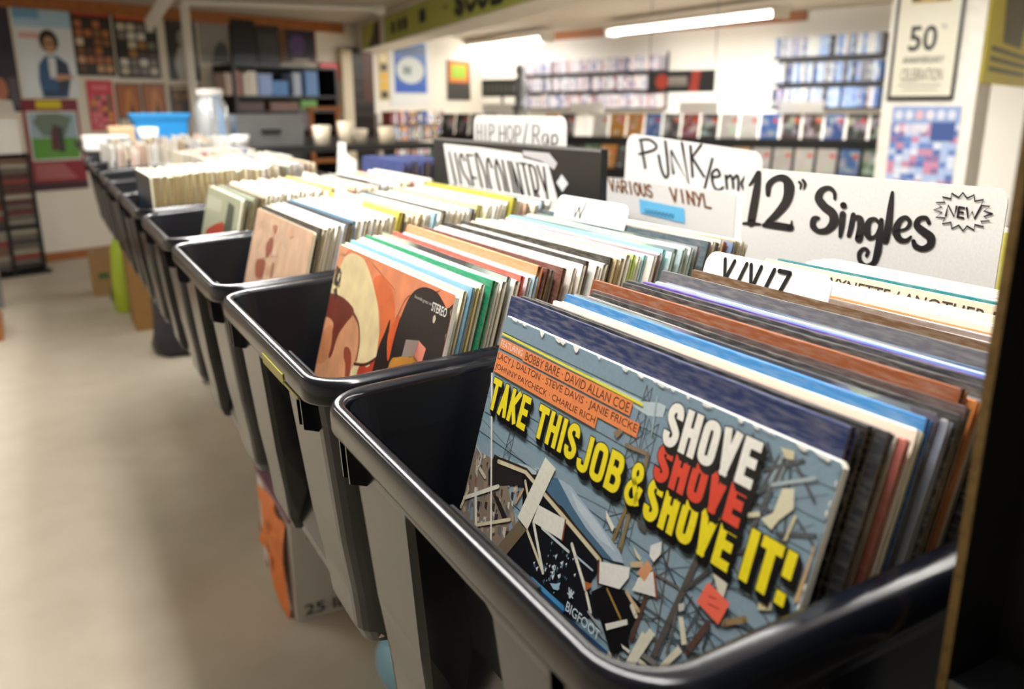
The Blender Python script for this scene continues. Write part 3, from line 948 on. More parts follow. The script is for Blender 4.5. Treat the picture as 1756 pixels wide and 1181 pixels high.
# crate corner and grey leg at the photo's left edge
p = at_axis(10, 582, 2, ZF)
t = empty('crate', (p.x - .16, p.y + .12, ZF)); tag(t, 'wooden crate cut by the photo edge on the aisle floor', 'crate')
b = MB(); b.box(-.15, .15, -.15, .15, 0, .12); b.build('body', M['wood'], t)
b = MB(); b.box(-.13, .13, -.13, .13, .12, .2, '#8d8f93'); b.build('lid', M['paper'], t)
p = at_axis(12, 545, 2, ZF)
b = MB(); b.box(-.03, .03, -.03, .03, 0, .62); o = b.build('rack_leg', M['steel']); o.location = (p.x - .05, p.y + .35, ZF); tag(o, 'grey upright rack leg behind the crate', 'leg')

# ================================================================== RECORD BINS
def rrect(x0, x1, y0, y1, r, n=6):
    P = []
    for cx, cy, a in ((x1 - r, y1 - r, 0), (x0 + r, y1 - r, 90), (x0 + r, y0 + r, 180), (x1 - r, y0 + r, 270)):
        for k in range(n + 1):
            t = math.radians(a + 90 * k / n)
            P.append((cx + r * math.cos(t), cy + r * math.sin(t)))
    return P


def bin_outline(x0, x1, h, r, dep, w):
    """closed outline with a channel of depth dep and half width w in the aisle face"""
    P = rrect(x0, x1, -h, h, r)
    n = 7
    out = P[:2 * n]                              # +x+y corner, -x+y corner
    for y, d in ((w + .004, 0), (w, dep * .15), (w - .004, dep), (w - .016, dep), (-w + .016, dep), (-w + .004, dep), (-w, dep * .15), (-w - .004, 0)):
        out.append((x0 + d, y))
    return out + P[2 * n:]


ZR = -0.043
def make_bin():
    t = empty('record_bin')
    b = MB()
    lv = [(-.050, -.1300, .396, .187, .030, 0, .054), (-.084, -.1275, .396, .184, .030, 0, .054), (-.088, -.1270, .395, .1835, .030, .030, .056),
          (-.20, -.122, .388, .179, .028, .036, .066), (-.25, -.1175, .384, .1765, .027, .024, .073), (-.288, -.116, .380, .1745, .026, .0105, .08), (-.300, -.112, .376, .171, .024, .007, .08), (-.305, -.102, .366, .161, .02, .004, .08)]
    rows = [[(x, y, z) for x, y in bin_outline(x0, x1, h, r, dep, w)] for z, x0, x1, h, r, dep, w in lv]
    b.grid(rows, close=True)
    b.face(rows[-1])
    b.build('tub', M['plastic'], t)
    b = MB()
    li = [(-.047, -.1255, .391, .1815, .026, 0, .057), (-.081, -.1235, .390, .180, .026, 0, .057), (-.085, -.1225, .389, .180, .026, .027, .059), (-.20, -.1175, .382, .176, .024, .033, .069), (-.25, -.112, .378, .173, .022, .022, .076), (-.288, -.1115, .374, .171, .02, .010, .083), (-.296, -.110, .372, .169, .02, .0085, .083)]
    rows = [[(x, y, z) for x, y in bin_outline(x0, x1, h, r, dep, w)] for z, x0, x1, h, r, dep, w in li]
    b.grid(rows, close=True); b.face(rows[-1][::-1])
    b.build('lining', M['plastic_in'], t, smooth=False)
    b = MB()
    prof = [(-.0055, -.055), (-.0055, -.0462), (-.0042, -.0436), (-.001, -.0428), (.0055, -.0428), (.0088, -.0440), (.0114, -.0474), (.0126, -.0525), (.0129, -.0608), (.0122, -.0628), (.0104, -.0628), (.0098, -.059), (0, -.058)]
    rows = []
    for o_, z in prof:
        rows.append([(x, y, z) for x, y in rrect(-.1315 - o_ * .62, .399 + o_ * .62, -.187 - o_, .187 + o_, .030 + o_ * .8, 8)])
    b.grid(rows, close=True)
    b.build('rim', M['plastic'], t, smooth=True)
    for y in (-.150, -.136, .136, .150):
        b = MB()
        s = math.copysign(.0012, y)
        x0 = -.1385
        b.grid([[(x0, y - .0012, -.059), (x0, y - .0012, -.092), (-.121, y - .0012, -.099), (-.121, y - .0012, -.062)],
                [(x0, y + .0012, -.059), (x0, y + .0012, -.092), (-.121, y + .0012, -.099), (-.121, y + .0012, -.062)]], close=True)
        b.face([(x0, y - .0012, -.059), (x0, y - .0012, -.092), (-.121, y - .0012, -.099), (-.121, y - .0012, -.062)])
        b.face([(x0, y + .0012, -.059), (x0, y + .0012, -.092), (-.121, y + .0012, -.099), (-.121, y + .0012, -.062)])
        b.build('rib', M['plastic'], t)
    return t


BIN_C = [-.151, .254, .669, 1.098, 1.572, 2.0, 2.425, 2.95, 3.375]
BIN_L = ['navy plastic record bin nearest the camera holding the blue lettered cover',
         'navy plastic record bin holding the orange and black painted cover',
         'navy plastic record bin holding the pinkish beige cover',
         'navy plastic record bin holding the pale green and red cover',
         'navy plastic record bin holding records behind a dark blue cover',
         'half empty navy record bin beyond the dark blue cover',
         'navy record bin just before the pile of white sleeves',
         'navy record bin heaped with white sleeves, nearer of two',
         'navy record bin heaped with white sleeves, farthest in the row']
proto = make_bin()
for i, c in enumerate(BIN_C):
    mw = TILT @ Matrix.Translation((0, c, 0))
    if i == 0:
        proto.matrix_world = mw; o = proto
    else:
        o = copy_tree(proto, mw)
    tag(o, BIN_L[i], 'bin', 'record bins along the aisle')
    if i == 1:
        b = MB(); b.box(-.1406, -.1396, -.105, -.03, -.066, -.0565, '#b9b22e'); b.box(-.1402, -.1280, -.150, -.105, -.0660, -.0632, '#a8a03a'); tp = b.build('tape', M['print'], o)
        tp['label'] = 'torn yellow tape'

# table under the bins
t = empty('display_table', (0.2, 1.6, ZF)); tag(t, 'long low table carrying the row of record bins', 'table')
b = MB(); b.box(.10, .40, -1.0, 3.62, -.330, -.3055, M4=Matrix.Translation((-.2, -1.6, -ZF)) @ TILT)
b.build('table_top', M['blackmetal'], t)
for y in (-.9, .9, 2.3, 3.5):
    for x in (.26, .37):
        zt = -.331 * math.cos(.0524) + x * math.sin(.0524) - ZF
        b = MB(); b.box(x - .2 - .02, x - .2 + .02, y - 1.6 - .02, y - 1.6 + .02, 0, zt); b.build('leg', M['blackmetal'], t)

# bins of the second row, back to back with the first
ROW2 = [(.02, 'record bin behind the 12 inch singles sign'), (.462, 'record bin behind the punk sign'), (.89, 'record bin behind the black country board'), (1.32, 'back row record bin beyond the black country board'), (1.75, 'back row record bin holding blue sleeves')]
for c, lb in ROW2:
    o = copy_tree(proto, Matrix.Translation((.858, c, .005)) @ Matrix.Rotation(math.pi, 4, 'Z'))
    tag(o, 'navy plastic ' + lb, 'bin', 'record bins of the back row')
t = empty('display_table', (0.75, 1.0, ZF)); tag(t, 'second low table carrying the back row of record bins', 'table')
b = MB(); b.box(-.24, .2, -1.4, 1.2, .775, .7995); b.build('table_top', M['wood'], t)
b = MB(); b.box(-.235, -.22, -1.4, 2.4, .0, .775); b.build('light_stop_panel', M['card_brown'], t)  # unseen panel added to stop light leaking under the tables
for y in (-1.3, 1.1):
    for x in (-.2, .16):
        b = MB(); b.box(x - .02, x + .02, y - .02, y + .02, 0, .775); b.build('leg', M['blackmetal'], t)

# ------------------------------------------------------------------ record sleeves
LPW = .315


def sleeve_mesh(nm, th, bulge=0.0):
    b = MB(); h = LPW / 2; bt = .0007
    b.box(0, bt, -h, h, 0, LPW, mi=1)                         # front board
    b.box(th - bt, th, -h, h, 0, LPW, mi=1)                   # back board
    b.box(bt, th - bt, h - bt, h, 0, LPW, mi=0)               # closed far edge
    rows = []
    for x, z in ((0, LPW - .0001), (.0001, LPW + .0002), (th * .3, LPW + .0005 + bulge), (th * .7, LPW + .0005 + bulge), (th - .0001, LPW + .0002), (th, LPW - .0001)):
        rows.append([(x, -h + .0015, z), (x, -h / 3, z + random.uniform(-.0003, .0003)), (x, h / 3, z + random.uniform(-.0003, .0003)), (x, h - .0015, z)])
    b.grid(rows, mi=0)
    b.box(bt * 1.4, th - bt * 1.4, -h + .002 + random.random() * .003, h - .002, .002, LPW - .0035, mi=3)   # inner sleeve
    b.face([(0, -h - .0001, 0), (bt, -h - .0001, 0), (bt, -h - .0001, LPW), (0, -h - .0001, LPW)], mi=2)
    b.face([(th - bt, -h - .0001, 0), (th, -h - .0001, 0), (th, -h - .0001, LPW), (th - bt, -h - .0001, LPW)], mi=2)
    o = b.build(nm, [M['sleeve'], M['sleeve_cover'], M['board'], M['inner']])
    me = o.data
    bpy.data.objects.remove(o)
    return me


SLV = {th: [sleeve_mesh('record_sleeve', th / 1000) for _ in range(3)] for th in (3, 4, 5, 6, 9)}
# plain covers: same sleeve with its front in the sleeve's own colour
SLVP = {}
for th in SLV:
    SLVP[th] = []
    for me in SLV[th]:
        m2 = me.copy(); m2.materials[1] = M['sleeve']; SLVP[th].append(m2)

CNAME = {}
def cn(col):
    r, g, b = [int(col[i:i + 2], 16) for i in (1, 3, 5)]
    mx, mn = max(r, g, b), min(r, g, b)
    if mx < 60: return 'black'
    if mx - mn < 26:
        return 'white' if mn > 215 else 'pale grey' if mn > 160 else 'grey' if mn > 90 else 'charcoal'
    if r >= g >= b:
        if mx > 200 and mn > 150: return 'cream'
        if g > r * .82: return 'yellow' if mx > 180 else 'olive'
        if mx < 140: return 'dark brown'
        if g > r * .62: return 'tan' if mx < 215 else 'peach'
        return 'orange' if g > r * .42 and mx > 170 else 'brown' if g > r * .42 else 'red'
    if b >= r and r > g: return 'purple'
    if b >= g: return 'dark blue' if mx < 110 else 'pale blue' if mn > 150 else 'blue'
    if g >= r: return 'pale green' if mn > 150 else 'green' if b < g * .85 else 'teal'
    return 'pink'


def sleeve_mw(c, xt, lean, dz=0.0, yaw=0.0, dy=0.0):
    """sleeve in a bin: xt = where its front top edge stands (bin frame), lean in degrees"""
    a = math.radians(lean)
    xb = xt - LPW * math.sin(a)
    zb = -.2957 + dz
    return TILT @ Matrix.Translation((xb, c + dy, zb)) @ Matrix.Rotation(yaw, 4, 'Z') @ Matrix.Rotation(a, 4, 'Y')


def put_sleeve(mesh, mw, col, label, group):
    o = bpy.data.objects.new('record_sleeve', mesh); COL.objects.link(o)
    o.matrix_world = mw
    o.color = (*lin(col), 1)
    return tag(o, label, 'record', group)


CREAMS = ['#efe9da', '#f3f0e8', '#e8dfc8', '#f5f3ee', '#e2d6b8', '#ece6dc', '#dcd2bc', '#f0ead0', '#e6e2da']
ODD = ['#2c2a2c', '#b8b4a8', '#c86a3a', '#6a86a8', '#8a8478', '#d8cc5a', '#a84a3a', '#7ab0a8', '#4a3a34', '#b0c4d0', '#d0a878', '#3a4a68']


def fill(binidx, c, seq, x0, x1, lean, where, front, n, dy0=0.0, odd=.25, z0=0.0):
    """a row of sleeves from just behind the front cover to the back wall"""
    x = x0; k = 1
    pitch = (x1 - x0) / n
    seq = list(seq)
    rs = random.Random(100 + binidx)
    while k <= n:
        if seq:
            col, th, dz, plain = seq.pop(0)
        else:
            col = rs.choice(ODD) if rs.random() < odd else rs.choice(CREAMS)
            th = rs.choice([3, 3, 4, 4, 4, 5]); dz = rs.uniform(-.004, .004); plain = rs.random() < .4
        adv = max(pitch, 0) * (th / 4.0) ** .5
        while th / 1000 > adv * .98 + 1e-5 and th > 3:
            th -= 1
        me = rs.choice((SLVP if plain else SLV)[max(t_ for t_ in SLV if t_ <= th)])
        lb = f'{cn(col)} record sleeve, {ordinal(k)} behind the {front}' + ('' if 'back' in where or 'last' in where else f' in {where}')
        put_sleeve(me, sleeve_mw(c, x, lean, dz, rs.uniform(-.012, .012), dy0 + rs.uniform(-.005, .005)), col, lb, f'record sleeves in {where}')
        x += adv; k += 1
        if x > x1:
            break


# ---- nearest bin: the blue lettered cover
def cover_mp(s, t, layer=0):
    return Vector((-.0002 - layer * .00008, LPW / 2 - s * LPW, t * LPW))


def sleeve_body(mb, th, face, edge='#e9e4d8', top='#e9e4d8'):
    h = LPW / 2; e = .0025
    def ring(x, ins):
        return [(x, y, z) for y, z in ((-h + ins, e), (-h + e, ins), (h - e, ins), (h - ins, e), (h - ins, LPW - e), (h - e, LPW - ins), (-h + e, LPW - ins), (-h + ins, LPW - e))]
    A, Bq, Cq, D = ring(0, .0004), ring(.0004, 0), ring(th - .0004, 0), ring(th, .0004)
    mb.grid([A, Bq], edge, close=True); mb.grid([Bq, Cq], top, close=True); mb.grid([Cq, D], edge, close=True)
    mb.face(A, face); mb.face(D[::-1], edge)


mb = MB(); mp = cover_mp
sleeve_body(mb, .004, '#7f9aa8')
# sky bands
for k in range(10):
    a = k / 10
    c0 = (126, 150, 166); c1 = (148, 168, 176)
    cc = '#%02x%02x%02x' % tuple(int(c0[i] + (c1[i] - c0[i]) * a) for i in range(3))
    mb.poly(mp, [(.004, .96 - a * .5), (.996, .96 - a * .5), (.996, 1.0 - .004 - (a * .5)), (.004, 1.0 - .004 - a * .5)], cc, 1)
# worn white edge flecks
rs = random.Random(3)
for k in range(30):
    s = rs.uniform(.02, .98); w = rs.uniform(.006, .03); d = rs.uniform(.002, .007)
    if .16 < s < .36: d *= 2
    mb.poly(mp, [(s, .9985), (min(s + w, .998), .9985), (s + w * .7, .9985 - d), (s + w * .3, .9985 - d * .6)], '#f1eee6', 9)
for k in range(16):
    t_ = rs.uniform(.5, .98); w = rs.uniform(.006, .03); d = rs.uniform(.002, .005)
    mb.poly(mp, [(.998, t_), (.998, t_ + w), (.998 - d, t_ + w * .6)], '#efe8d8', 9)
# clouds
for (a, b_, c_, d_) in ((.3, .935, .55, .955), (.5, .94, .62, .965), (.2, .7, .28, .72)):
    mb.poly(mp, [(a, b_), (a + .08, b_ - .006), (c_, b_ + .004), (c_, d_), (a + .1, d_)], '#b8c8ce', 2)
# pylons and wires
def line(pts, w, col, layer=2):
    mb.stroke(mp, pts, w, col, layer, smooth=False)
STEEL = '#4c5358'
def pylon(s, t0, t1, w0, w1, n, wd=.0022, col=STEEL):
    line([(s - w0, t0), (s - w1, t1)], wd, col); line([(s + w0, t0), (s + w1, t1)], wd, col)
    for k in range(n):
        f0, f1 = k / n, (k + 1) / n
        a0, a1 = w0 + (w1 - w0) * f0, w0 + (w1 - w0) * f1
        y0, y1 = t0 + (t1 - t0) * f0, t0 + (t1 - t0) * f1
        line([(s - a0, y0), (s + a1, y1)], wd * .7, col); line([(s + a0, y0), (s - a1, y1)], wd * .7, col)
pylon(.15, .67, .84, .014, .006, 7)
pylon(.565, .66, .985, .028, .008, 11, .0026)
pylon(.60, .70, .93, .018, .014, 7, .002)
pylon(.90, .60, .97, .10, .012, 6, .005, '#565b60')
pylon(.71, .50, .74, .05, .01, 6, .004, '#5b5650')
pylon(.80, .5, .68, .045, .02, 4, .003)
for k, (p0, p1, p2) in enumerate((((.0, .8), (.3, .765), (.57, .8)), ((.15, .80), (.4, .765), (.56, .83)), ((.57, .83), (.75, .74), (1, .76)), ((.0, .74), (.25, .71), (.56, .735)), ((.6, .7), (.8, .64), (1, .66)), ((.7, .74), (.82, .85), (.99, .95)), ((.64, .66), (.8, .75), (.98, .9)))):
    mb.stroke(mp, [p0, p1, p2], .0014, '#64737c', 2)
line([(.57, .66), (.60, .83)], .009, '#8a7348', 3)
# brick base and wreck (traced from the printed picture)
FM = sleeve_mw(-.1575, 0, 18.4); FI = FM.inverted(); FN = (FM.to_3x3() @ Vector((1, 0, 0))).normalized(); FP = FM.translation
def cov(u, v):
    q = FI @ at_plane(u, v, FP, FN)
    return ((LPW / 2 - q.y) / LPW, q.z / LPW)
z8 = lambda X, Y: cov(780 + X / 2.8125, 640 + Y / 2.8125)
z3 = lambda X, Y: cov(880 + X / 4.375, 900 + Y / 4.374)
z1 = lambda X, Y: cov(1080 + X / 3.11, 680 + Y / 3.11)
def clampp(P):
    return [(min(max(s_, .003), .997), min(max(t_, .3), .997)) for s_, t_ in P]
def shp(f, pts, col, layer):
    mb.poly(mp, clampp([f(*q) for q in pts]), col, layer)
def lin_(f, pts, w, col, layer):
    mb.stroke(mp, clampp([f(*q) for q in pts]), w, col, layer, smooth=False)
mb.poly(mp, [(.004, .40), (.30, .40), (.27, .56), (.16, .66), (.09, .67), (.004, .66)], '#8b7c6c', 3)
for k in range(130):
    s, t_ = rs.uniform(.005, .24), rs.uniform(.47, .66); r = rs.uniform(.004, .016)
    mb.poly(mp, [(s, t_), (s + r, t_ + rs.uniform(-.01, .01)), (s + r * .7, t_ + r * 1.3), (max(s - r * .2, .003), t_ + r)], rs.choice(['#5d4a3e', '#b8a48c', '#3a3432', '#a08a74', '#8a5f4c', '#c9c0b0', '#6c6a68', '#7f98a6']), 4)
WHT = '#e6e3d2'; CRM = '#d6cba8'; BLK = '#15161a'
shp(z8, [(165, 470), (195, 390), (330, 470), (345, 540), (165, 540)], '#2a2523', 5)
shp(z8, [(330, 480), (480, 500), (640, 750), (720, 900), (640, 1040), (760, 1180), (500, 1180), (330, 960), (220, 880), (330, 720)], BLK, 5)
shp(z8, [(440, 500), (500, 505), (700, 790), (770, 905), (700, 880), (520, 640), (420, 590)], '#4d6e86', 6)
shp(z8, [(500, 505), (560, 540), (700, 720), (800, 860), (820, 915), (770, 905), (640, 750), (570, 640)], '#a9bac8', 7)
shp(z8, [(560, 560), (700, 730), (780, 860), (700, 800), (600, 660)], '#c2ced6', 8)
lin_(z8, [(215, 425), (345, 475), (520, 680), (705, 900)], .010, '#d9cda8', 8)
lin_(z8, [(230, 412), (352, 462), (530, 668), (712, 885)], .005, '#3a281c', 9)
shp(z8, [(443, 405), (492, 460), (355, 755), (308, 692)], WHT, 10)
shp(z8, [(410, 635), (540, 705), (523, 805), (380, 715)], '#e9e6da', 9)
lin_(z8, [(540, 708), (524, 805)], .005, '#8a4a2c', 10)
shp(z8, [(700, 905), (850, 935), (845, 985), (800, 1040), (697, 1010)], '#e9e7de', 9)
lin_(z8, [(700, 905), (697, 1012)], .006, '#7a4028', 10)
lin_(z8, [(178, 0), (180, 830)], .0075, '#e9e6da', 10)
lin_(z8, [(105, 560), (108, 780)], .012, WHT, 9); lin_(z8, [(50, 600), (215, 545)], .010, WHT, 9); lin_(z8, [(55, 740), (270, 705)], .008, CRM, 9)
lin_(z8, [(70, 560), (30, 640)], .009, CRM, 8); lin_(z8, [(120, 450), (150, 500)], .01, '#cfc8b4', 8); lin_(z8, [(110, 350), (135, 400), (125, 440)], .006, '#b9bdb8', 7)
shp(z8, [(185, 575), (215, 600), (255, 690), (235, 700)], '#2a2422', 8)
shp(z8, [(310, 710), (350, 755), (240, 890), (190, 860)], '#75664e', 8)
for pts, w, c_ in (([(355, 760), (430, 960)], .008, '#d8cfae'), ([(385, 720), (430, 960)], .009, WHT), ([(570, 825), (635, 1040)], .009, WHT), ([(640, 1060), (660, 1150)], .008, WHT), ([(425, 745), (555, 860)], .006, '#cfd6d8'), ([(345, 520), (360, 600)], .008, CRM), ([(300, 620), (335, 560)], .007, '#c9a070'), ([(590, 880), (670, 950)], .004, '#b9c8d2')):
    lin_(z8, pts, w, c_, 9)
for k in range(60):
    X, Y = rs.gauss(470, 45), rs.gauss(930, 50); r = rs.uniform(4, 16)
    shp(z8, [(X, Y), (X + r, Y - r * .5), (X + r * .4, Y + r * 1.3)], rs.choice(['#6f96a8', '#b9ccd4', '#48687c', '#dfe8ea', '#2c4452']), 8)
for P, c_ in (([(950, 830), (1005, 810), (1000, 870), (965, 910), (945, 880)], '#e4e3de'), ([(865, 830), (905, 890), (900, 905), (880, 880)], '#d8d0b4'), ([(875, 1020), (890, 985), (970, 950), (980, 1080), (860, 1045)], '#e2e0d6'), ([(885, 960), (935, 900), (960, 940), (920, 1005)], '#d99a6e'),
              ([(735, 660), (775, 740), (765, 765), (735, 700)], '#e4e0d0'), ([(850, 910), (915, 905), (910, 935), (855, 935)], '#c9b48a'), ([(880, 690), (930, 740), (925, 770), (890, 740)], '#5a5650'), ([(770, 285), (800, 265), (820, 280), (785, 315)], '#8a765c')):
    shp(z8, P, c_, 9)
lin_(z8, [(850, 660), (800, 850)], .010, '#8a7a56', 6)
lin_(z8, [(830, 345), (935, 390)], .008, '#8a7a60', 6); lin_(z8, [(935, 390), (890, 560)], .010, '#85765a', 5)
lin_(z8, [(968, 955), (980, 1080)], .005, '#9a4a2c', 10)
shp(z3, [(590, 500), (700, 450), (850, 490), (970, 590), (930, 690), (870, 830), (880, 920), (740, 960), (640, 640)], '#121012', 7)
lin_(z3, [(715, 480), (815, 700)], .005, '#b08848', 9); lin_(z3, [(860, 500), (900, 570), (950, 640)], .008, '#cdb48a', 9); lin_(z3, [(900, 610), (930, 680)], .010, '#e2dcc8', 9)
for P, c_ in (([(825, 1080), (980, 795), (1000, 820), (1035, 770), (1075, 820), (885, 1110)], '#ddd8c2'), ([(1050, 1110), (1250, 900), (1280, 950), (1110, 1110)], '#d9d2b8'), ([(1250, 690), (1285, 685), (1315, 890), (1275, 900)], '#dcd5bc'), ([(700, 740), (865, 705), (870, 745), (710, 790)], '#e2dfd2'),
              ([(690, 1010), (730, 940), (755, 985), (720, 1030)], '#d8c8a8'), ([(750, 1060), (800, 985), (830, 1040), (800, 1075)], '#d4c2a4'), ([(1500, 340), (1620, 440), (1570, 600), (1530, 430)], '#d9d6c0'), ([(545, 420), (600, 440), (590, 470), (555, 490)], '#b86a3c'), ([(820, 890), (890, 940), (880, 960), (830, 920)], '#e0dac8')):
    shp(z3, P, c_, 10)
shp(z3, [(70, 390), (120, 370), (390, 600), (400, 640), (365, 670)], '#1f5a92', 9)
lin_(z3, [(150, 405), (380, 620)], .010, '#4f93c4', 10); lin_(z3, [(70, 402), (360, 672)], .006, '#dfe6ea', 11)
shp(z3, [(390, 700), (420, 690), (760, 985), (740, 1020)], '#234f84', 9); lin_(z3, [(392, 725), (470, 790)], .009, '#d8dde0', 10); lin_(z3, [(560, 880), (610, 930)], .008, '#cfd4d6', 10); lin_(z3, [(625, 960), (700, 1010)], .010, '#d8d2c0', 10)
shp(z3, [(285, 435), (330, 440), (365, 430), (345, 490), (310, 480)], '#9fc4d8', 10)
lin_(z3, [(570, 650), (670, 780)], .005, '#9aa0a4', 9); lin_(z3, [(945, 1010), (1035, 1085)], .009, '#d9d0b8', 9); lin_(z3, [(970, 965), (1090, 1050)], .010, '#7a7876', 9)
for pts, w, c_ in (([(1390, 250), (1280, 490), (1050, 1000)], .013, '#5b544e'), ([(1480, 340), (1280, 490)], .007, '#4e4a48'), ([(1230, 660), (1160, 960)], .006, '#6a6866'), ([(1240, 470), (1120, 210)], .003, '#3c4246'), ([(970, 590), (1230, 780), (1400, 930)], .0028, '#3f454a'), ([(1470, 740), (1310, 950)], .012, '#5e4438'), ([(1000, 540), (890, 860)], .010, '#5a4238'),
                   ([(1290, 490), (1480, 760)], .004, '#454a4e'), ([(1080, 370), (1250, 470)], .004, '#6a6258'), ([(1350, 540), (1290, 640)], .003, '#454a4e'), ([(1100, 800), (1380, 960)], .003, '#4a4f54'), ([(1480, 780), (1430, 930)], .005, '#3c4044')):
    lin_(z3, pts, w, c_, 6)
lin_(z3, [(1590, 735), (1750, 705)], .010, '#9a8058', 9); shp(z3, [(1250, 590), (1290, 585), (1290, 640), (1250, 650)], '#c8c4bc', 8)
for P, c_ in (([(820, 490), (885, 490), (880, 600), (800, 660), (760, 710), (705, 650), (770, 620)], '#dcd6b8'), ([(620, 620), (700, 610), (700, 640), (630, 645)], '#d9d2b6'), ([(885, 625), (897, 640), (840, 770), (825, 765)], '#cfc49a'), ([(810, 270), (885, 290), (880, 340), (840, 330)], '#d2c8a4'),
              ([(690, 1095), (765, 1100), (760, 1140), (690, 1135)], '#d9cca4'), ([(610, 1000), (650, 985), (645, 1065), (625, 1050)], '#cdd0c4')):
    shp(z1, P, c_, 8)
for pts, w in (([(720, 390), (930, 340)], .006), ([(830, 340), (650, 720)], .008), ([(890, 360), (990, 560)], .005), ([(680, 570), (800, 640)], .004), ([(660, 540), (750, 470)], .004), ([(790, 730), (995, 740)], .006), ([(740, 250), (760, 330)], .005), ([(900, 660), (990, 800)], .004), ([(530, 860), (640, 800)], .004), ([(660, 200), (720, 380)], .004)):
    lin_(z1, pts, w, '#565a5e', 5)
lin_(z1, [(760, 470), (995, 435)], .006, '#a9b6ba', 5); lin_(z1, [(150, 0), (120, 200)], .004, '#a2b2b8', 4); lin_(z1, [(830, 330), (760, 480)], .016, '#9aa8ac', 4)
shp(z1, [(990, 790), (995, 800), (905, 1100), (880, 1090)], '#c9a878', 8)
for s_, t_ in ((.497, .545), (.505, .545), (.489, .545)):
    lin_(lambda a, b_: (a, b_), [(.497, .53), (s_, t_)], .005, '#c8d4da', 12)
lin_(lambda a, b_: (a, b_), [(.488, .534), (.507, .534)], .003, '#c8d4da', 12)
# lettering
mb.poly(mp, [(.006, .953), (.561, .946), (.561, .951), (.006, .958)], '#e9e22f', 8)
OR = '#ec8a4e'; DK = '#5b2f22'
for (a, b_, c_, d_) in ((.006, .921, .126, .945), (.122, .918, .532, .945), (.006, .886, .566, .913), (.006, .862, .44, .887)):
    mb.poly(mp, [(a, b_), (c_, b_), (c_, d_), (a, d_)], OR, 7)
mb.tris(mp, text_tris('FEATURING'), (.012, .926, .116, .941), '#f3e7d8', 8)
mb.tris(mp, text_tris('BOBBY BARE · DAVID ALLAN COE'), (.13, .922, .526, .941), DK, 8)
mb.tris(mp, text_tris('LACY J. DALTON · STEVE DAVIS · JANIE FRICKE'), (.010, .890, .562, .910), DK, 8)
mb.tris(mp, text_tris('JOHNNY PAYCHECK · CHARLIE RICH'), (.010, .866, .435, .884), DK, 8)


BLOCK = {   # condensed poster capitals: straight strokes run to the cell edge, curves are single bends
    'T': [[(0, 1), (1, 1)], [(.5, 1), (.5, 0)]], 'A': [[(.0, 0), (.5, 1)], [(.5, 1), (1, 0)], [(.3, .3), (.7, .3)]], 'K': [[(0, 0), (0, 1)], [(.05, .42), (1, 1)], [(.3, .55), (1, 0)]],
    'E': [[(0, 0), (0, 1)], [(0, 1), (.9, 1)], [(0, .52), (.8, .52)], [(0, 0), (.9, 0)]], 'H': [[(0, 0), (0, 1)], [(1, 0), (1, 1)], [(0, .52), (1, .52)]], 'I': [[(.5, 0), (.5, 1)]],
    'V': [[(0, 1), (.5, 0)], [(.5, 0), (1, 1)]],
    'S': [[(1, .72), (1, .86), (.78, 1), (.3, 1), (.02, .86), (.05, .68), (.5, .5), (.95, .32), (.98, .14), (.7, 0), (.22, 0), (0, .14), (0, .28)]],
    'O': [[(.5, 1), (.15, .96), (0, .8), (0, .2), (.15, .04), (.5, 0), (.85, .04), (1, .2), (1, .8), (.85, .96), (.5, 1)]],
    'J': [[(1, 1), (1, .2), (.85, .03), (.45, 0), (.1, .06), (0, .26)]], 'B': [[(0, 0), (0, 1)], [(0, 1), (.7, 1), (.97, .88), (.95, .62), (.6, .53), (0, .53)], [(.5, .53), (.95, .42), (1, .14), (.7, 0), (0, 0)]],
    '&': [[(1, .5), (.8, .12), (.4, 0), (.02, .14), (.1, .42), (.75, .72), (.7, .95), (.4, 1), (.2, .86), (.3, .66), (1, 0)]], '!': [[(.5, .64), (.5, 1)], [(.5, 0), (.5, .03)]]}
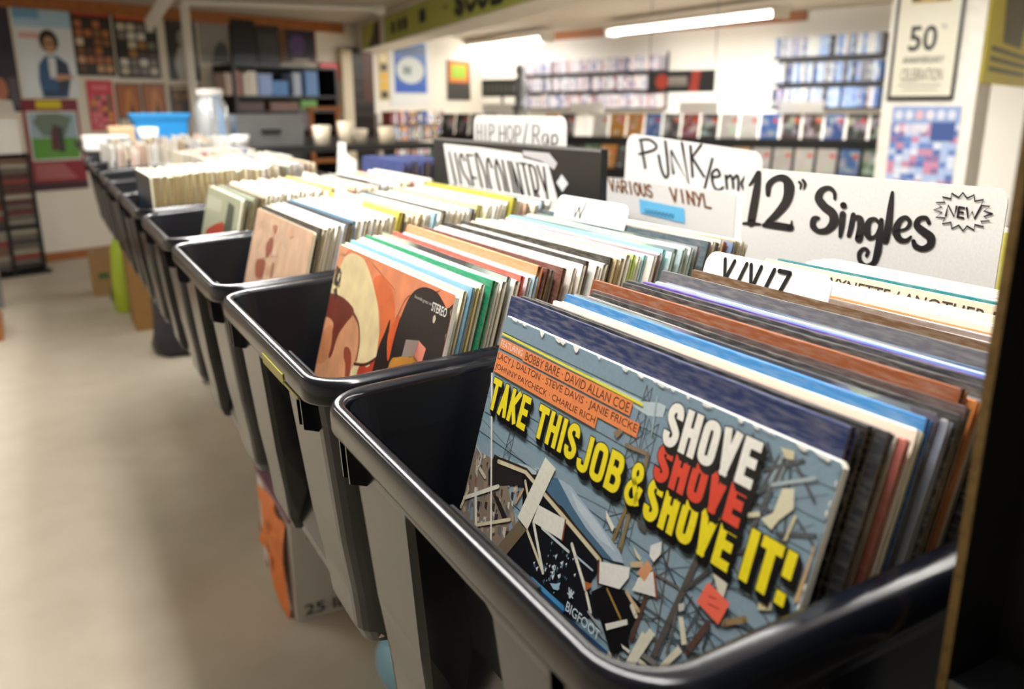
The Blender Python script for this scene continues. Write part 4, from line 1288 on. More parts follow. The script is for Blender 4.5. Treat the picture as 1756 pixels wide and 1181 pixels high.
def block(word, box, w, col, layer, grow=0.0, off=(0, 0), gap=.16):
    x0, t0, x1, t1 = box
    wt = {'I': .42, '!': .42, 'J': .9}
    tot = sum(wt.get(c, 1) for c in word) + gap * (len(word) - 1)
    u = (x1 - x0) / tot; x = x0
    for c in word:
        cw = u * wt.get(c, 1)
        for j, st in enumerate(BLOCK[c]):
            lj = layer + j * .1 + (x0 + word.index(c)) % 2 * .05
            P = [Vector((x + w / 2 + a * max(cw - w, 0), t0 + w / 2 + b_ * (t1 - t0 - w))) for a, b_ in st]
            if c in 'I!': P = [Vector((x + cw / 2, q.y)) for q in P]
            smooth = len(st) > 3
            if not smooth or c in 'JB':
                d = (P[0] - P[1]).normalized(); P[0] = P[0] + d * (w / 2)
                if not smooth:
                    P[-1] = P[-1] - d * (w / 2)
            if grow:
                d = (P[0] - P[1]).normalized(); P[0] = P[0] + d * grow / 2
                d = (P[-1] - P[-2]).normalized(); P[-1] = P[-1] + d * grow / 2
            W = w + grow
            Q = []
            if smooth:
                for i in range(len(P) - 1):
                    a, b_, c_, d_ = P[max(i - 1, 0)], P[i], P[i + 1], P[min(i + 2, len(P) - 1)]
                    if c == 'O' and i == 0: a = P[-2]
                    if c == 'O' and i == len(P) - 2: d_ = P[1]
                    for k in range(5):
                        f = k / 5
                        Q.append(0.5 * ((2 * b_) + (c_ - a) * f + (2 * a - 5 * b_ + 4 * c_ - d_) * f * f + (3 * b_ - a - 3 * c_ + d_) * f ** 3))
                Q.append(P[-1])
            else:
                Q = P
            L, R = [], []
            for i, q in enumerate(Q):
                dv = Q[min(i + 1, len(Q) - 1)] - Q[max(i - 1, 0)]
                if c == 'O' and i in (0, len(Q) - 1): dv = Q[1] - Q[-2]
                dv.normalize(); nn = Vector((-dv.y, dv.x)) * W / 2
                L.append(mp(q.x + nn.x + off[0], q.y + nn.y + off[1], lj)); R.append(mp(q.x - nn.x + off[0], q.y - nn.y + off[1], lj))
            mb.grid([L, R], col, 0)
        x += cw + u * gap


def title(word, box, col, w=.0150, lay=13):
    for k in range(0, 4):
        block(word, box, w, '#0c0c0e', lay + (3 - k) * .5, .0042, (.0032 * k, -.0034 * k))
    block(word, box, w, col, lay + 2.2)


YL = '#f2df22'
title('TAKE', (.022, .774, .203, .851), YL); title('THIS', (.238, .778, .402, .851), YL); title('JOB', (.411, .768, .556, .845), YL); title('&', (.574, .766, .622, .848), YL, .013)
title('SHOVE', (.634, .762, .858, .838), YL, .0165); title('IT!', (.880, .766, .972, .850), YL, .0185)
title('SHOVE', (.636, .836, .856, .903), '#e04a34', .0165, 16); title('SHOVE', (.636, .902, .860, .979), '#f2efe6', .0165, 19)
mb.tris(mp, text_tris('BIGFOOT', .01), (.492, .500, .608, .520), '#c9d6dc', 9)
front = mb.build('record_sleeve', M['print'])
front.matrix_world = sleeve_mw(-.1575, 0, 18.4)
tag(front, 'blue-grey record sleeve with yellow, white and red block lettering over a wrecked house', 'record', 'record sleeves in the nearest bin')
b = MB(); b.face([cover_mp(s, t_, 14) for s, t_ in ((.824, .731), (.878, .722), (.868, .680), (.813, .690))], '#f26a52')
b.stroke(cover_mp, [(.835, .712), (.848, .715)], .003, '#d8573f', 15); b.stroke(cover_mp, [(.838, .700), (.860, .704)], .003, '#d8573f', 15)
stk = b.build('price_sticker', M['paper'], front); stk['label'] = 'coral price sticker'

seq1 = [('#1d2c58', 9, .013, True), ('#17171b', 6, .012, True), ('#3a3a40', 4, .010, True), ('#8e9096', 4, .004, True), ('#f0ead8', 4, .004, True), ('#c87468', 3, .002, True), ('#f2ecd8', 4, .005, True), ('#efe8d0', 4, .003, False),
        ('#2f77b4', 5, .008, True), ('#c9ced2', 4, .004, False), ('#3d3e44', 3, .006, False), ('#8f8a86', 4, .004, False), ('#2c2a2c', 3, .006, True), ('#5b4644', 4, .008, True), ('#8c4a22', 9, .014, True), ('#d8843e', 4, .008, True),
        ('#efe6cf', 4, .004, False), ('#7a7a7a', 4, .004, False), ('#2b2b30', 6, .009, True), ('#34343a', 6, .010, True), ('#e9e2cc', 4, .003, False), ('#5a34a0', 5, .007, True), ('#e6e0cc', 3, .003, False), ('#5a7fb4', 3, .004, False),
        ('#cfd6d8', 4, .004, False), ('#4c6484', 3, .004, False), ('#5e5c60', 9, .012, True), ('#1f7c54', 5, .006, True), ('#e6dfc4', 4, .004, False), ('#dcd4b8', 3, .004, False), ('#5f4128', 5, .010, True), ('#4a3526', 5, .011, True)]
fill(0, -.1575, seq1, .0075, .176, 18.4, 'the nearest bin', 'blue lettered cover', len(seq1))
# divider card
def card_mp_factory(w, h):
    def mp(s, t, layer=0):
        return Vector((-.0003 - layer * .0003, w / 2 - s * w, t * h))
    return mp


def rounded_card(mb, w, h, th, col, r=.012, notch=None):
    P = [(-w / 2, 0), (w / 2, 0)]
    for cx, a in ((w / 2 - r, 0), (-w / 2 + r, 90)):
        for k in range(6):
            t_ = math.radians(a + 18 * k)
            P.append((cx + r * math.cos(t_), h - r + r * math.sin(t_)))
    A = [(0, y, z) for y, z in P]; Bq = [(th, y, z) for y, z in P]
    mb.grid([A, Bq], col, close=True); mb.face(A, col); mb.face(Bq[::-1], col)


def divider(c, xt, width, top, text, tbox, lean, label, wpen, dy=0.0, group=None):
    h = LPW + top
    b = MB(); rounded_card(b, width, h, .0012, '#f6f5f2')
    hand(b, card_mp_factory(width, h), text, (tbox[0], 1 - tbox[3] / h, tbox[2], 1 - tbox[1] / h), wpen, '#141416', 1, asp=width / h, gap=.35)
    o = b.build('divider_card', M['print'])
    o.matrix_world = sleeve_mw(c, xt, lean, 0, 0, dy)
    return tag(o, label, 'card', group)


divider(-.1575, .1815, .132, .027, 'X/Y/Z', (.17, .005, .70, .038), 18.4, 'white divider card lettered X, Y and Z in the nearest bin', .026, dy=.083)
seq1b = [('#f0ead6', 4, .004, False), ('#efe8d2', 4, .005, False), ('#d8c23a', 4, .002, True), ('#d9dadb', 4, .003, False), ('#c9ced6', 4, .003, False), ('#7c6a60', 5, .005, True), ('#c9ccd2', 4, .003, False), ('#c88a4e', 3, .003, True),
         ('#ece4d2', 4, .006, False), ('#e8e0cc', 4, .006, False), ('#f0e8cc', 4, .009, True)]
seq1b = [(a, b_, d - .006, e) for a, b_, d, e in seq1b]
fill(10, -.1575, seq1b, .185, .255, 18.4, 'the back of the nearest bin', 'X Y Z card', len(seq1b))
# sleeve with lettering along its raised top
def lettered_sleeve(c, xt, dz, col, txt, box, ink, label, dy=0.0):
    b = MB(); sleeve_body(b, .0045, col, '#e6dcc4', '#e6dcc4')
    b.tris(cover_mp, text_tris(txt, .01), box, ink, 2)
    o = b.build('record_sleeve', M['print']); o.matrix_world = sleeve_mw(c, xt, 18.4, dz, 0, dy)
    return tag(o, label, 'record', 'record sleeves in the back of the nearest bin')


lettered_sleeve(-.1575, .262, .007, '#dccdb8', 'TAMMY WYNETTE / ANOTHER LONELY SONG', (.06, .958, .97, .986), '#3c3430', 'cream record sleeve with dark capitals along its raised top edge', dy=0)
put_sleeve(SLVP[4][0], sleeve_mw(-.1575, .271, 18.4, .000), '#d8bf98', 'pale peach record sleeve right behind the cream lettered sleeve', 'record sleeves in the back of the nearest bin')
put_sleeve(SLVP[5][0], sleeve_mw(-.1575, .279, 18.4, .004), '#127a80', 'teal record sleeve behind the pale peach sleeve', 'record sleeves in the back of the nearest bin')
lettered_sleeve(-.1575, .289, -.003, '#efe7d2', 'SE-A', (.10, .974, .24, .990), '#2c2826', 'tallest cream sleeve just before the 12 inch singles sign', dy=-.01)
fill(12, -.1575, [(random.choice(CREAMS), 4, -.004, True) for _ in range(9)], .296, .345, 18.4, 'the last rows of the nearest bin', 'tallest cream sleeve', 9)

# ---- second bin: orange and black painted cover
mb = MB(); mp = cover_mp
sleeve_body(mb, .004, '#e98d62')
mb.spoly(mp, [(.004, .5), (.55, .5), (.55, .73), (.50, .84), (.43, .90), (.34, .955), (.26, .985), (.14, .985), (.06, .95), (.004, .85)], '#f1dca8', 1)
mb.spoly(mp, [(.004, .996), (.12, .996), (.07, .95), (.02, .90), (.004, .87)], '#f0a478', 2)
mb.spoly(mp, [(.40, .94), (.46, .88), (.53, .82), (.55, .74), (.60, .70), (.63, .82), (.60, .90), (.5, .96)], '#e8743f', 2)
mb.spoly(mp, [(.35, .992), (.70, .995), (.9, .995), (.70, .94), (.64, .86), (.60, .93), (.48, .96)], '#ee9468', 2)
mb.spoly(mp, [(.56, .5), (.55, .70), (.58, .80), (.60, .845), (.615, .80), (.65, .73), (.66, .80), (.68, .88), (.72, .95), (.79, .982), (.88, .985), (.94, .965), (.965, .955), (.996, .94), (.996, .5)], '#2a211e', 3)
mb.spoly(mp, [(.61, .80), (.635, .74), (.655, .73), (.66, .80), (.67, .87), (.64, .85)], '#e4642f', 4)
mb.spoly(mp, [(.004, .70), (.06, .775), (.16, .815), (.26, .80), (.33, .77), (.38, .72), (.39, .66), (.34, .58), (.30, .5), (.004, .5)], '#e0a075', 2)
mb.spoly(mp, [(.004, .80), (.10, .825), (.22, .82), (.28, .80), (.22, .745), (.17, .69), (.15, .62), (.12, .60), (.10, .66), (.10, .72), (.03, .73), (.004, .72)], '#7c3a2c', 3)
mb.spoly(mp, [(.004, .62), (.05, .70), (.10, .70), (.12, .62), (.06, .56), (.004, .55)], '#d08a5e', 3)
mb.spoly(mp, [(.26, .67), (.30, .68), (.34, .66), (.36, .60), (.33, .57), (.30, .62), (.27, .64)], '#9c4a34', 3)
mb.stroke(mp, [(.26, .80), (.34, .775), (.385, .72), (.39, .66)], .012, '#8c4a36', 3)
mb.spoly(mp, [(.45, .5), (.55, .5), (.555, .69), (.50, .665), (.42, .63)], '#c8452e', 2)
mb.stroke(mp, [(.38, .645), (.48, .67), (.555, .71)], .008, '#5a3024', 4)
mb.spoly(mp, [(.66, .70), (.72, .755), (.80, .775), (.87, .77), (.88, .5), (.66, .5)], '#cf9038', 4)
hand(mb, mp, 'RCA', (.018, .855, .082, .915), .010, '#34312c', 4)
for k in range(3):
    mb.stroke(mp, [(.03 + .018 * k, .966), (.042 + .018 * k, .972)], .004, '#9c8c70', 4)
for k in range(5):
    mb.stroke(mp, [(.03 + .01 * k, .83 - .006 * k), (.06 + .006 * k, .845 - .006 * k)], .006, '#3c372f', 4)
mb.tris(mp, text_tris('Sounds great in'), (.745, .940, .865, .952), '#d8d2c8', 5)
mb.tris(mp, text_tris('STEREO', .02), (.872, .930, .972, .956), '#efece6', 5)
mb.poly(mp, [(.895, .918), (.905, .925), (.915, .915), (.91, .90), (.898, .903)], '#d8d2b8', 6)
for k in range(40):
    s, t_ = rs.uniform(.68, .98), rs.uniform(.62, .93)
    mb.poly(mp, [(s, t_), (s + .003, t_), (s + .002, t_ + .003)], '#6a625c', 5)
for k in range(10):
    t_ = rs.uniform(.7, .99)
    mb.poly(mp, [(.997, t_), (.997, t_ + .02), (.991, t_ + .012)], '#c9b488', 6)
f2 = mb.build('record_sleeve', M['paint'])
f2.matrix_world = sleeve_mw(.240, -.003, 18.2)
tag(f2, 'orange, cream and black painted record sleeve marked STEREO, front of its bin', 'record', 'record sleeves in the second bin')
b = MB(); b.face([cover_mp(s, t_, 8) for s, t_ in ((.835, .835), (.895, .825), (.885, .775), (.825, .785))], '#ef8f78')
b.face([cover_mp(.826, .785, 8), cover_mp(.84, .835, 8), Vector((-.011, LPW / 2 - .822 * LPW, .83 * LPW)), Vector((-.010, LPW / 2 - .81 * LPW, .775 * LPW))], '#f3ece6')
stk = b.build('price_sticker', M['paper'], f2); stk['label'] = 'peeling salmon price sticker'
seq2 = [('#f2ecd6', 4, .0, True), ('#7db4d0', 3, .003, True), ('#efe4a8', 4, .002, True), ('#f4f0e2', 4, .004, True), ('#15956a', 4, .007, True), ('#f4f2ea', 5, .005, True), ('#f2eee2', 5, .004, True), ('#2f3030', 4, .007, False), ('#f4f2ec', 5, .003, True),
        ('#dd5a48', 4, .006, True), ('#d8e4e6', 4, .003, False), ('#b8d8e4', 4, .004, True), ('#f0a070', 6, .012, True), ('#6a3a34', 4, .009, True), ('#8a8078', 4, .006, False), ('#7a4a40', 4, .008, True), ('#f0ead8', 4, .004, True), ('#efe8da', 4, .005, False),
        ('#eeeae0', 4, .004, True), ('#f2ede0', 4, .006, True), ('#2a2a2a', 4, .009, True), ('#f2eee6', 5, .004, True), ('#e8e4d4', 5, .005, True), ('#dcdcd4', 4, .004, False), ('#2e2a24', 4, .008, True), ('#b89a6a', 4, .006, False), ('#f4f0de', 6, .006, True), ('#f4f2e6', 6, .008, True),
        ('#cfe07a', 4, .007, True), ('#f0eedc', 4, .004, True), ('#a8d4dc', 4, .005, True), ('#f0ece0', 4, .004, True), ('#7a5a68', 4, .004, False), ('#e6e8e0', 4, .005, True), ('#88c8d4', 4, .007, True), ('#c8dcd8', 4, .004, True), ('#6a7a78', 4, .006, False), ('#a8b4b0', 4, .005, False), ('#b4c4bc', 4, .006, False), ('#d0dcd4', 4, .005, True), ('#485a58', 4, .006, False), ('#c0ccc4', 4, .005, True)]
fill(1, .242, seq2, .006, .262, 18.4, 'the second bin', 'orange painted cover', len(seq2))
divider(.242, .268, .15, .032, 'W', (.28, .005, .43, .025), 18.4, 'white divider card lettered W in the second bin', .012, dy=.055)
seq2b = [('#4c5c64', 4, .008, True), ('#c8a8a8', 3, .005, False), ('#e8e0d0', 4, .006, True), ('#2e2a2c', 4, .005, False), ('#e8dcc0', 4, .006, True), ('#8a3a34', 4, .004, True), ('#7a8ca8', 4, .004, True), ('#b09a60', 4, .004, False)]
fill(11, .246, seq2b, .273, .335, 18.4, 'the back of the second bin', 'W card', 12)

# ---- third bin: pinkish beige cover
mb = MB(); sleeve_body(mb, .004, '#e6bfa0', '#8a7350', '#d8c8a8')
for k in range(26):
    s, t_ = rs.uniform(.05, .9), rs.uniform(.5, .95); r = rs.uniform(.03, .1)
    mb.spoly(mp, [(s, t_), (s + r, t_ + rs.uniform(-.02, .02)), (min(s + r * .8, .98), min(t_ + r * .7, .98)), (s + .01, min(t_ + r * .5, .98))], rs.choice(['#e2b596', '#ecc9ac', '#dfae8c', '#e8c4a6']), 1)
for P, cc in (([(.30, .86), (.40, .90), (.42, .84), (.34, .80)], '#a8604a'), ([(.18, .76), (.34, .78), (.33, .70), (.2, .69)], '#b0674e'), ([(.46, .78), (.50, .80), (.51, .74), (.47, .73)], '#b9886c'), ([(.36, .95), (.44, .96), (.42, .92)], '#b87a60')):
    mb.spoly(mp, P, cc, 2)
f3 = mb.build('record_sleeve', M['paint']); f3.matrix_world = sleeve_mw(.66, -.004, 18.2)
tag(f3, 'pinkish beige record sleeve with rusty blotches, front of its bin', 'record', 'record sleeves in the third bin')
b = MB(); b.face([cover_mp(s, t_, 6) for s, t_ in ((.70, .76), (.82, .77), (.82, .70), (.70, .69))], '#f09a7a')
b.build('price_sticker', M['paper'], f3)
seq3 = [('#3a3634', 3, .004, True), ('#efe6cc', 4, .002, True), ('#f4f0e4', 4, .004, True), ('#ece8dc', 4, .003, True), ('#f6f4ee', 5, .004, True), ('#dfe4ea', 4, .004, True), ('#30343e', 4, .007, True), ('#6aa0c0', 4, .008, True)] + \
       [(random.choice(['#f6f4ec', '#f4f2e6', '#f2ecd8']), 5, random.uniform(.004, .009), True) for _ in range(8)] + [('#e8dc4a', 5, .012, True), ('#2e2c26', 4, .010, True), ('#d8c8a0', 4, .004, True)] + \
       [(random.choice(['#f2eee0', '#ece0c4', '#f4f2ea', '#d8c8a4']), 4, random.uniform(.002, .007), True) for _ in range(5)] + [('#a8d0e8', 4, .006, True), ('#f0ecdc', 4, .005, True), ('#30362e', 4, .007, True)] + \
       [(random.choice(['#f4f2ea', '#f0ead8', '#e8e4da']), 4, random.uniform(.002, .007), True) for _ in range(6)] + [('#4a5a98', 4, .005, False), ('#f0ec9a', 5, .010, True), ('#f2efc8', 5, .008, True)] + \
       [(random.choice(['#f6f4ee', '#f2eedc']), 5, random.uniform(.004, .008), True) for _ in range(6)] + [('#a8a02a', 6, .014, True), ('#f0e8d8', 5, .008, True), ('#e8c8b8', 4, .005, True), ('#c8a890', 4, .004, True)]
fill(2, .66, seq3, .004, .345, 18.2, 'the third bin', 'pinkish beige cover', len(seq3) + 8)
# ---- fourth bin
mb = MB(); sleeve_body(mb, .004, '#b9bda0', '#ded8c0', '#ebe6d4')
mb.poly(mp, [(.1, .5), (.9, .5), (.85, .78), (.6, .84), (.4, .80), (.15, .74)], '#c0482e', 1)
mb.poly(mp, [(.62, .5), (.9, .5), (.86, .95), (.68, .96)], '#4c5448', 2)
mb.poly(mp, [(.03, .86), (.5, .88), (.5, .95), (.03, .95)], '#d0d2ba', 2)
f4 = mb.build('record_sleeve', M['print']); f4.matrix_world = sleeve_mw(1.085, -.006, 17)
tag(f4, 'pale green and red record sleeve at the front of the fourth bin', 'record', 'record sleeves in the fourth bin')
fill(3, 1.085, [('#c8d0b8', 5, .0, True), ('#4a4e44', 4, -.003, True), ('#b8c0a4', 5, 0, True), ('#5a5448', 4, .0, True), ('#8a7a4e', 4, .0, True)] + [(random.choice(['#f6f4ec', '#f4f0e0', '#f0ead4']), 5, random.uniform(0, .006), True) for _ in range(14)] + [('#d8c060', 4, .006, True)], -.001, .345, 17.4, 'the fourth bin', 'pale green and red cover', 48, odd=.18)
# ---- fifth bin
mb = MB(); sleeve_body(mb, .004, '#1f2a3a', '#d8cfae', '#efe8cc')
mb.poly(mp, [(.1, .6), (.5, .65), (.45, .9), (.12, .85)], '#2c4c66', 1); mb.poly(mp, [(.84, .5), (.99, .5), (.99, .7), (.86, .72)], '#b83a30', 1)
f5 = mb.build('record_sleeve', M['print']); f5.matrix_world = sleeve_mw(1.58, -.095, 3)
tag(f5, 'dark blue record sleeve at the front of the fifth bin', 'record', 'record sleeves in the fifth bin')
fill(4, 1.572, [(random.choice(['#f4eed4', '#f0e8c8', '#f6f2e2']), 5, random.uniform(-.004, .002), True) for _ in range(30)], -.089, .26, 4, 'the fifth bin', 'dark blue cover', 52, odd=.12)
# ---- sixth and seventh bins: fewer records, set back
fill(5, 2.0, [], .10, .33, 14, 'the sixth bin', 'open gap', 20, odd=.2, z0=-.02)
fill(6, 2.425, [], .10, .33, 14, 'the seventh bin', 'open gap', 18, odd=.2)
# small plain tabs standing among the records
def plain_card(name, u, v, depth_x, w, h, label, c, xt, lean=15, dy=0.0, notch=None):
    b = MB(); rounded_card(b, w, LPW + h, .0012, '#f7f7f5', r=.005)
    o = b.build(name, M['print']); o.matrix_world = sleeve_mw(c, xt, lean, 0, 0, dy)
    return tag(o, label, 'card')


plain_card('divider_card', 0, 0, 0, .13, .022, 'blank white divider tab in the third bin', .66, .105, 18.4, .05)
plain_card('divider_card', 0, 0, 0, .10, .02, 'blank white divider tab in the fourth bin', 1.085, .16, 18, .03)
plain_card('divider_card', 0, 0, 0, .12, .03, 'blank white divider tab in the fifth bin', 1.572, .12, 12, .06)
# stepped white card
b = MB()
P = [(-.075, 0), (.075, 0), (.075, .352), (.012, .352), (.006, .326), (-.03, .318), (-.075, .312)]
A = [(0, y, z) for y, z in P]; Bq = [(.0012, y, z) for y, z in P]
b.grid([A, Bq], '#f7f7f5', close=True)
b.poly(lambda s, t_, l: Vector((0, s, t_)), P, '#f7f7f5', 0); b.poly(lambda s, t_, l: Vector((.0012, s, t_)), P, '#f7f7f5', 0)
o = b.build('divider_card', M['print']); o.matrix_world = TILT @ Matrix.Translation((.33, 1.53, -.298)) @ Matrix.Rotation(math.radians(8), 4, 'Y')
tag(o, 'stepped white card standing above the records before the blue sleeves', 'card')

# ------------------------------------------------------------------ signs
def sign_card(name, x, y0, y1, z0, z1, th=.0015, r=.012, col='#dddbd8', m=None, roll=0.0):
    """upright card facing the aisle; returns builder and a map from photo pixels to its face"""
    w, h = y1 - y0, z1 - z0
    b = MB(); rounded_card(b, w, h, th, col, r)
    base = Vector((x, (y0 + y1) / 2, z0))
    Ri = Matrix.Rotation(-roll, 3, 'X')
    px = lambda u, v, layer=1: Ri @ (at_axis(u, v, 0, x) - base) + Vector((-.0004 - layer * .0003, 0, 0))
    return b, base, px


def brush(b, px, pts, w, col, conv, smooth=True, layer=1):
    b.stroke(lambda s, t_, l: px(s, t_, l), [conv(*p) for p in pts], w, col, layer, smooth=smooth)


# 12 inch singles
b, base, px = sign_card('s', .432, -.108, .2095, -.297, .0845)
cv = lambda X, Y: (1000 + X / 2.3228, Y / 2.3228)
INK = '#1a161a'
K = 1 / 2.3228
for pts, w in ((([(663, 738), (682, 716), (700, 690)]), [5 * K, 14 * K, 18 * K]), ([(702, 692), (692, 760), (680, 830), (670, 888)], [14 * K, 24 * K, 26 * K, 24 * K]), ([(640, 889), (672, 890), (706, 893)], [8 * K, 12 * K, 8 * K]),
               ([(738, 775), (742, 735), (772, 710), (805, 712), (822, 745), (812, 800), (775, 850), (735, 888)], [14 * K, 20 * K, 18 * K, 24 * K, 34 * K, 30 * K, 24 * K, 18 * K]), ([(722, 896), (770, 898), (828, 907)], [14 * K, 24 * K, 22 * K]), ([(830, 905), (833, 880)], [12 * K, 5 * K]),
               ([(862, 724), (870, 735), (866, 752)], [8 * K, 9 * K, 4 * K]), ([(876, 716), (886, 732), (880, 754)], [8 * K, 10 * K, 4 * K]),
               ([(1004, 790), (1002, 765), (980, 748), (950, 760), (940, 790), (962, 822), (995, 850), (1000, 885), (975, 915), (940, 920), (918, 900), (922, 872), (940, 868)], [10 * K, 12 * K, 14 * K, 20 * K, 26 * K, 26 * K, 28 * K, 30 * K, 22 * K, 16 * K, 20 * K, 20 * K, 10 * K]),
               ([(1036, 852), (1032, 895), (1026, 940)], [20 * K, 20 * K, 12 * K]), ([(1038, 816), (1040, 820)], [20 * K, 20 * K]),
               ([(1078, 855), (1070, 900), (1060, 938)], [16 * K, 18 * K, 14 * K]), ([(1068, 895), (1085, 868), (1104, 872), (1108, 905), (1100, 950)], [8 * K, 14 * K, 22 * K, 24 * K, 26 * K]),
               ([(1180, 888), (1165, 872), (1142, 880), (1132, 915), (1142, 945), (1165, 940), (1182, 905)], [10 * K, 12 * K, 18 * K, 24 * K, 18 * K, 10 * K, 8 * K]),
               ([(1190, 875), (1184, 940), (1175, 1000), (1160, 1045), (1130, 1058), (1106, 1040), (1102, 1008), (1120, 990), (1136, 1000), (1130, 1018)], [14 * K, 22 * K, 24 * K, 18 * K, 14 * K, 14 * K, 14 * K, 12 * K, 12 * K, 10 * K]),
               ([(1234, 766), (1226, 830), (1218, 900), (1206, 958)], [10 * K, 20 * K, 24 * K, 22 * K]),
               ([(1246, 918), (1285, 912), (1304, 888), (1288, 866), (1262, 880), (1248, 920), (1262, 952), (1288, 958), (1308, 942)], [8 * K, 10 * K, 14 * K, 14 * K, 18 * K, 26 * K, 20 * K, 14 * K, 8 * K]),
               ([(1380, 888), (1368, 868), (1340, 872), (1332, 898), (1358, 922), (1386, 945), (1384, 975), (1355, 990), (1326, 980), (1318, 960)], [12 * K, 14 * K, 16 * K, 22 * K, 26 * K, 28 * K, 24 * K, 18 * K, 18 * K, 14 * K])):
    brush(b, px, pts, [q * 1.28 for q in w], INK, cv)
st = []
for k in range(33):
    a = k / 32 * 2 * math.pi
    r = 1.0 if k % 2 == 0 else .74
    st.append((1515 + 116 * r * math.cos(a), 843 + 76 * r * math.sin(a) + 8 * math.cos(a)))
brush(b, px, st, 8 * K, INK, cv, smooth=False)
for pts in ([(1447, 858), (1456, 816), (1480, 862), (1490, 822)], [(1500, 824), (1494, 864)], [(1500, 824), (1520, 828)], [(1497, 843), (1515, 846)], [(1494, 864), (1516, 868)], [(1530, 828), (1535, 868), (1552, 842), (1560, 872), (1586, 824)]):
    brush(b, px, pts, 9 * K, INK, cv, smooth=False)
o = b.build('section_sign', M['print']); o.location = base
tag(o, 'white sign card brush lettered 12 inch Singles with a NEW starburst', 'sign')

# punk sign
b, base, px = sign_card('s', .60, .373, .697, -.284, .101, r=.02, roll=math.radians(3.4))
cv2 = lambda X, Y: (1000 + X / 4.39, 100 + Y / 4.39)
for pts, sm in (([(435, 612), (452, 720), (470, 825)], 0), ([(428, 614), (500, 612), (552, 655), (530, 690), (425, 720)], 1), ([(570, 730), (590, 830), (620, 895), (642, 870), (635, 760), (620, 625)], 1), ([(682, 865), (662, 690), (797, 945), (745, 635)], 0),
                ([(810, 660), (826, 890)], 0), ([(890, 650), (822, 745), (912, 890)], 0), ([(975, 755), (914, 985)], 0), ([(975, 895), (1030, 882), (1010, 835), (972, 870), (985, 960), (1020, 990), (1056, 970)], 1),
                ([(1075, 880), (1086, 980)], 0), ([(1080, 905), (1110, 880), (1128, 920), (1132, 978)], 1), ([(1132, 910), (1160, 880), (1172, 920), (1170, 990)], 1), ([(1225, 890), (1195, 940), (1225, 1000), (1258, 950), (1225, 890)], 1)):
    brush(b, px, pts, 4.3, '#161414', cv2, smooth=bool(sm))
o = b.build('section_sign', M['print']); o.location = base; o.rotation_euler = (math.radians(3.4), 0, 0)
tag(o, 'white sign card lettered PUNK/emo rising behind the various vinyl card', 'sign')
# various vinyl
b, base, px = sign_card('s', .52, .315, .632, -.29, .0418, r=.004)
cv3 = lambda X, Y: (850 + X / 3.512, 300 + Y / 3.512)
BR = '#7a4a22'
mpw = lambda s, t_, l: px(s, t_, l)
def slant(word, P0, P1, hgt, wpen):
    """letters on a sloping baseline between two photo points"""
    n = len(word)
    for i, ch in enumerate(word):
        f0, f1 = i / n, (i + .78) / n
        for stv in HAND[ch]:
            pts = []
            for a, t_ in stv:
                f = f0 + (f1 - f0) * a
                pts.append(cv3(P0[0] + (P1[0] - P0[0]) * f + (1 - t_) * 12, P0[1] + (P1[1] - P0[1]) * f - t_ * hgt))
            b.stroke(mpw, pts, wpen, BR, 1, smooth=len(pts) > 3)
slant('VARIOUS', (680, 92), (945, 135), 72, 2.9)
slant('VINYL', (1050, 155), (1300, 200), 78, 3.2)
pts = [px(*cv3(X, Y), 2) for X, Y in ((866, 143), (1138, 200), (1142, 292), (874, 228))]
o = b.build('section_sign', M['print']); o.location = base
tag(o, 'white card lettered VARIOUS VINYL in brown with a blue label', 'sign')
b = MB(); b.face(pts, '#6cbbe6'); [b.stroke(lambda s, t_, l: px(s, t_, l), [cv3(905 + 22 * k, 205 + 4 * k), cv3(914 + 22 * k, 232 + 4 * k), cv3(922 + 22 * k, 210 + 4 * k)], 1.6, '#3a6f96', 3) for k in range(8)]
b.build('blue_label', M['print'], o)['label'] = 'light blue paper label'
# hip hop sign
b, base, px = sign_card('s', .50, .712, 1.07, -.29, .138, r=.02)
cv4 = lambda X, Y: (640 + X / 4.181, 150 + Y / 4.181)
for word, x0, x1, y0, y1, hgt in (('HIP', 745, 880, 378, 388, 120), ('HOP', 905, 1075, 388, 398, 120), ('/', 1078, 1118, 400, 400, 150), ('Rap', 1145, 1345, 400, 410, 130)):
    n = len(word)
    for i, ch in enumerate(word):
        for stv in HAND[ch]:
            pts = [cv4(x0 + (x1 - x0) * (i + .75 * a) / n, y0 + (y1 - y0) * i / n - t_ * hgt * (1.0 if ch.isupper() or ch == '/' else .9)) for a, t_ in stv]
            b.stroke(lambda s, t_, l: px(s, t_, l), pts, 1.6, '#3a3a38', 1, smooth=len(pts) > 3)
o = b.build('section_sign', M['print']); o.location = base
tag(o, 'white sign card lettered HIP HOP/Rap above the black board', 'sign')
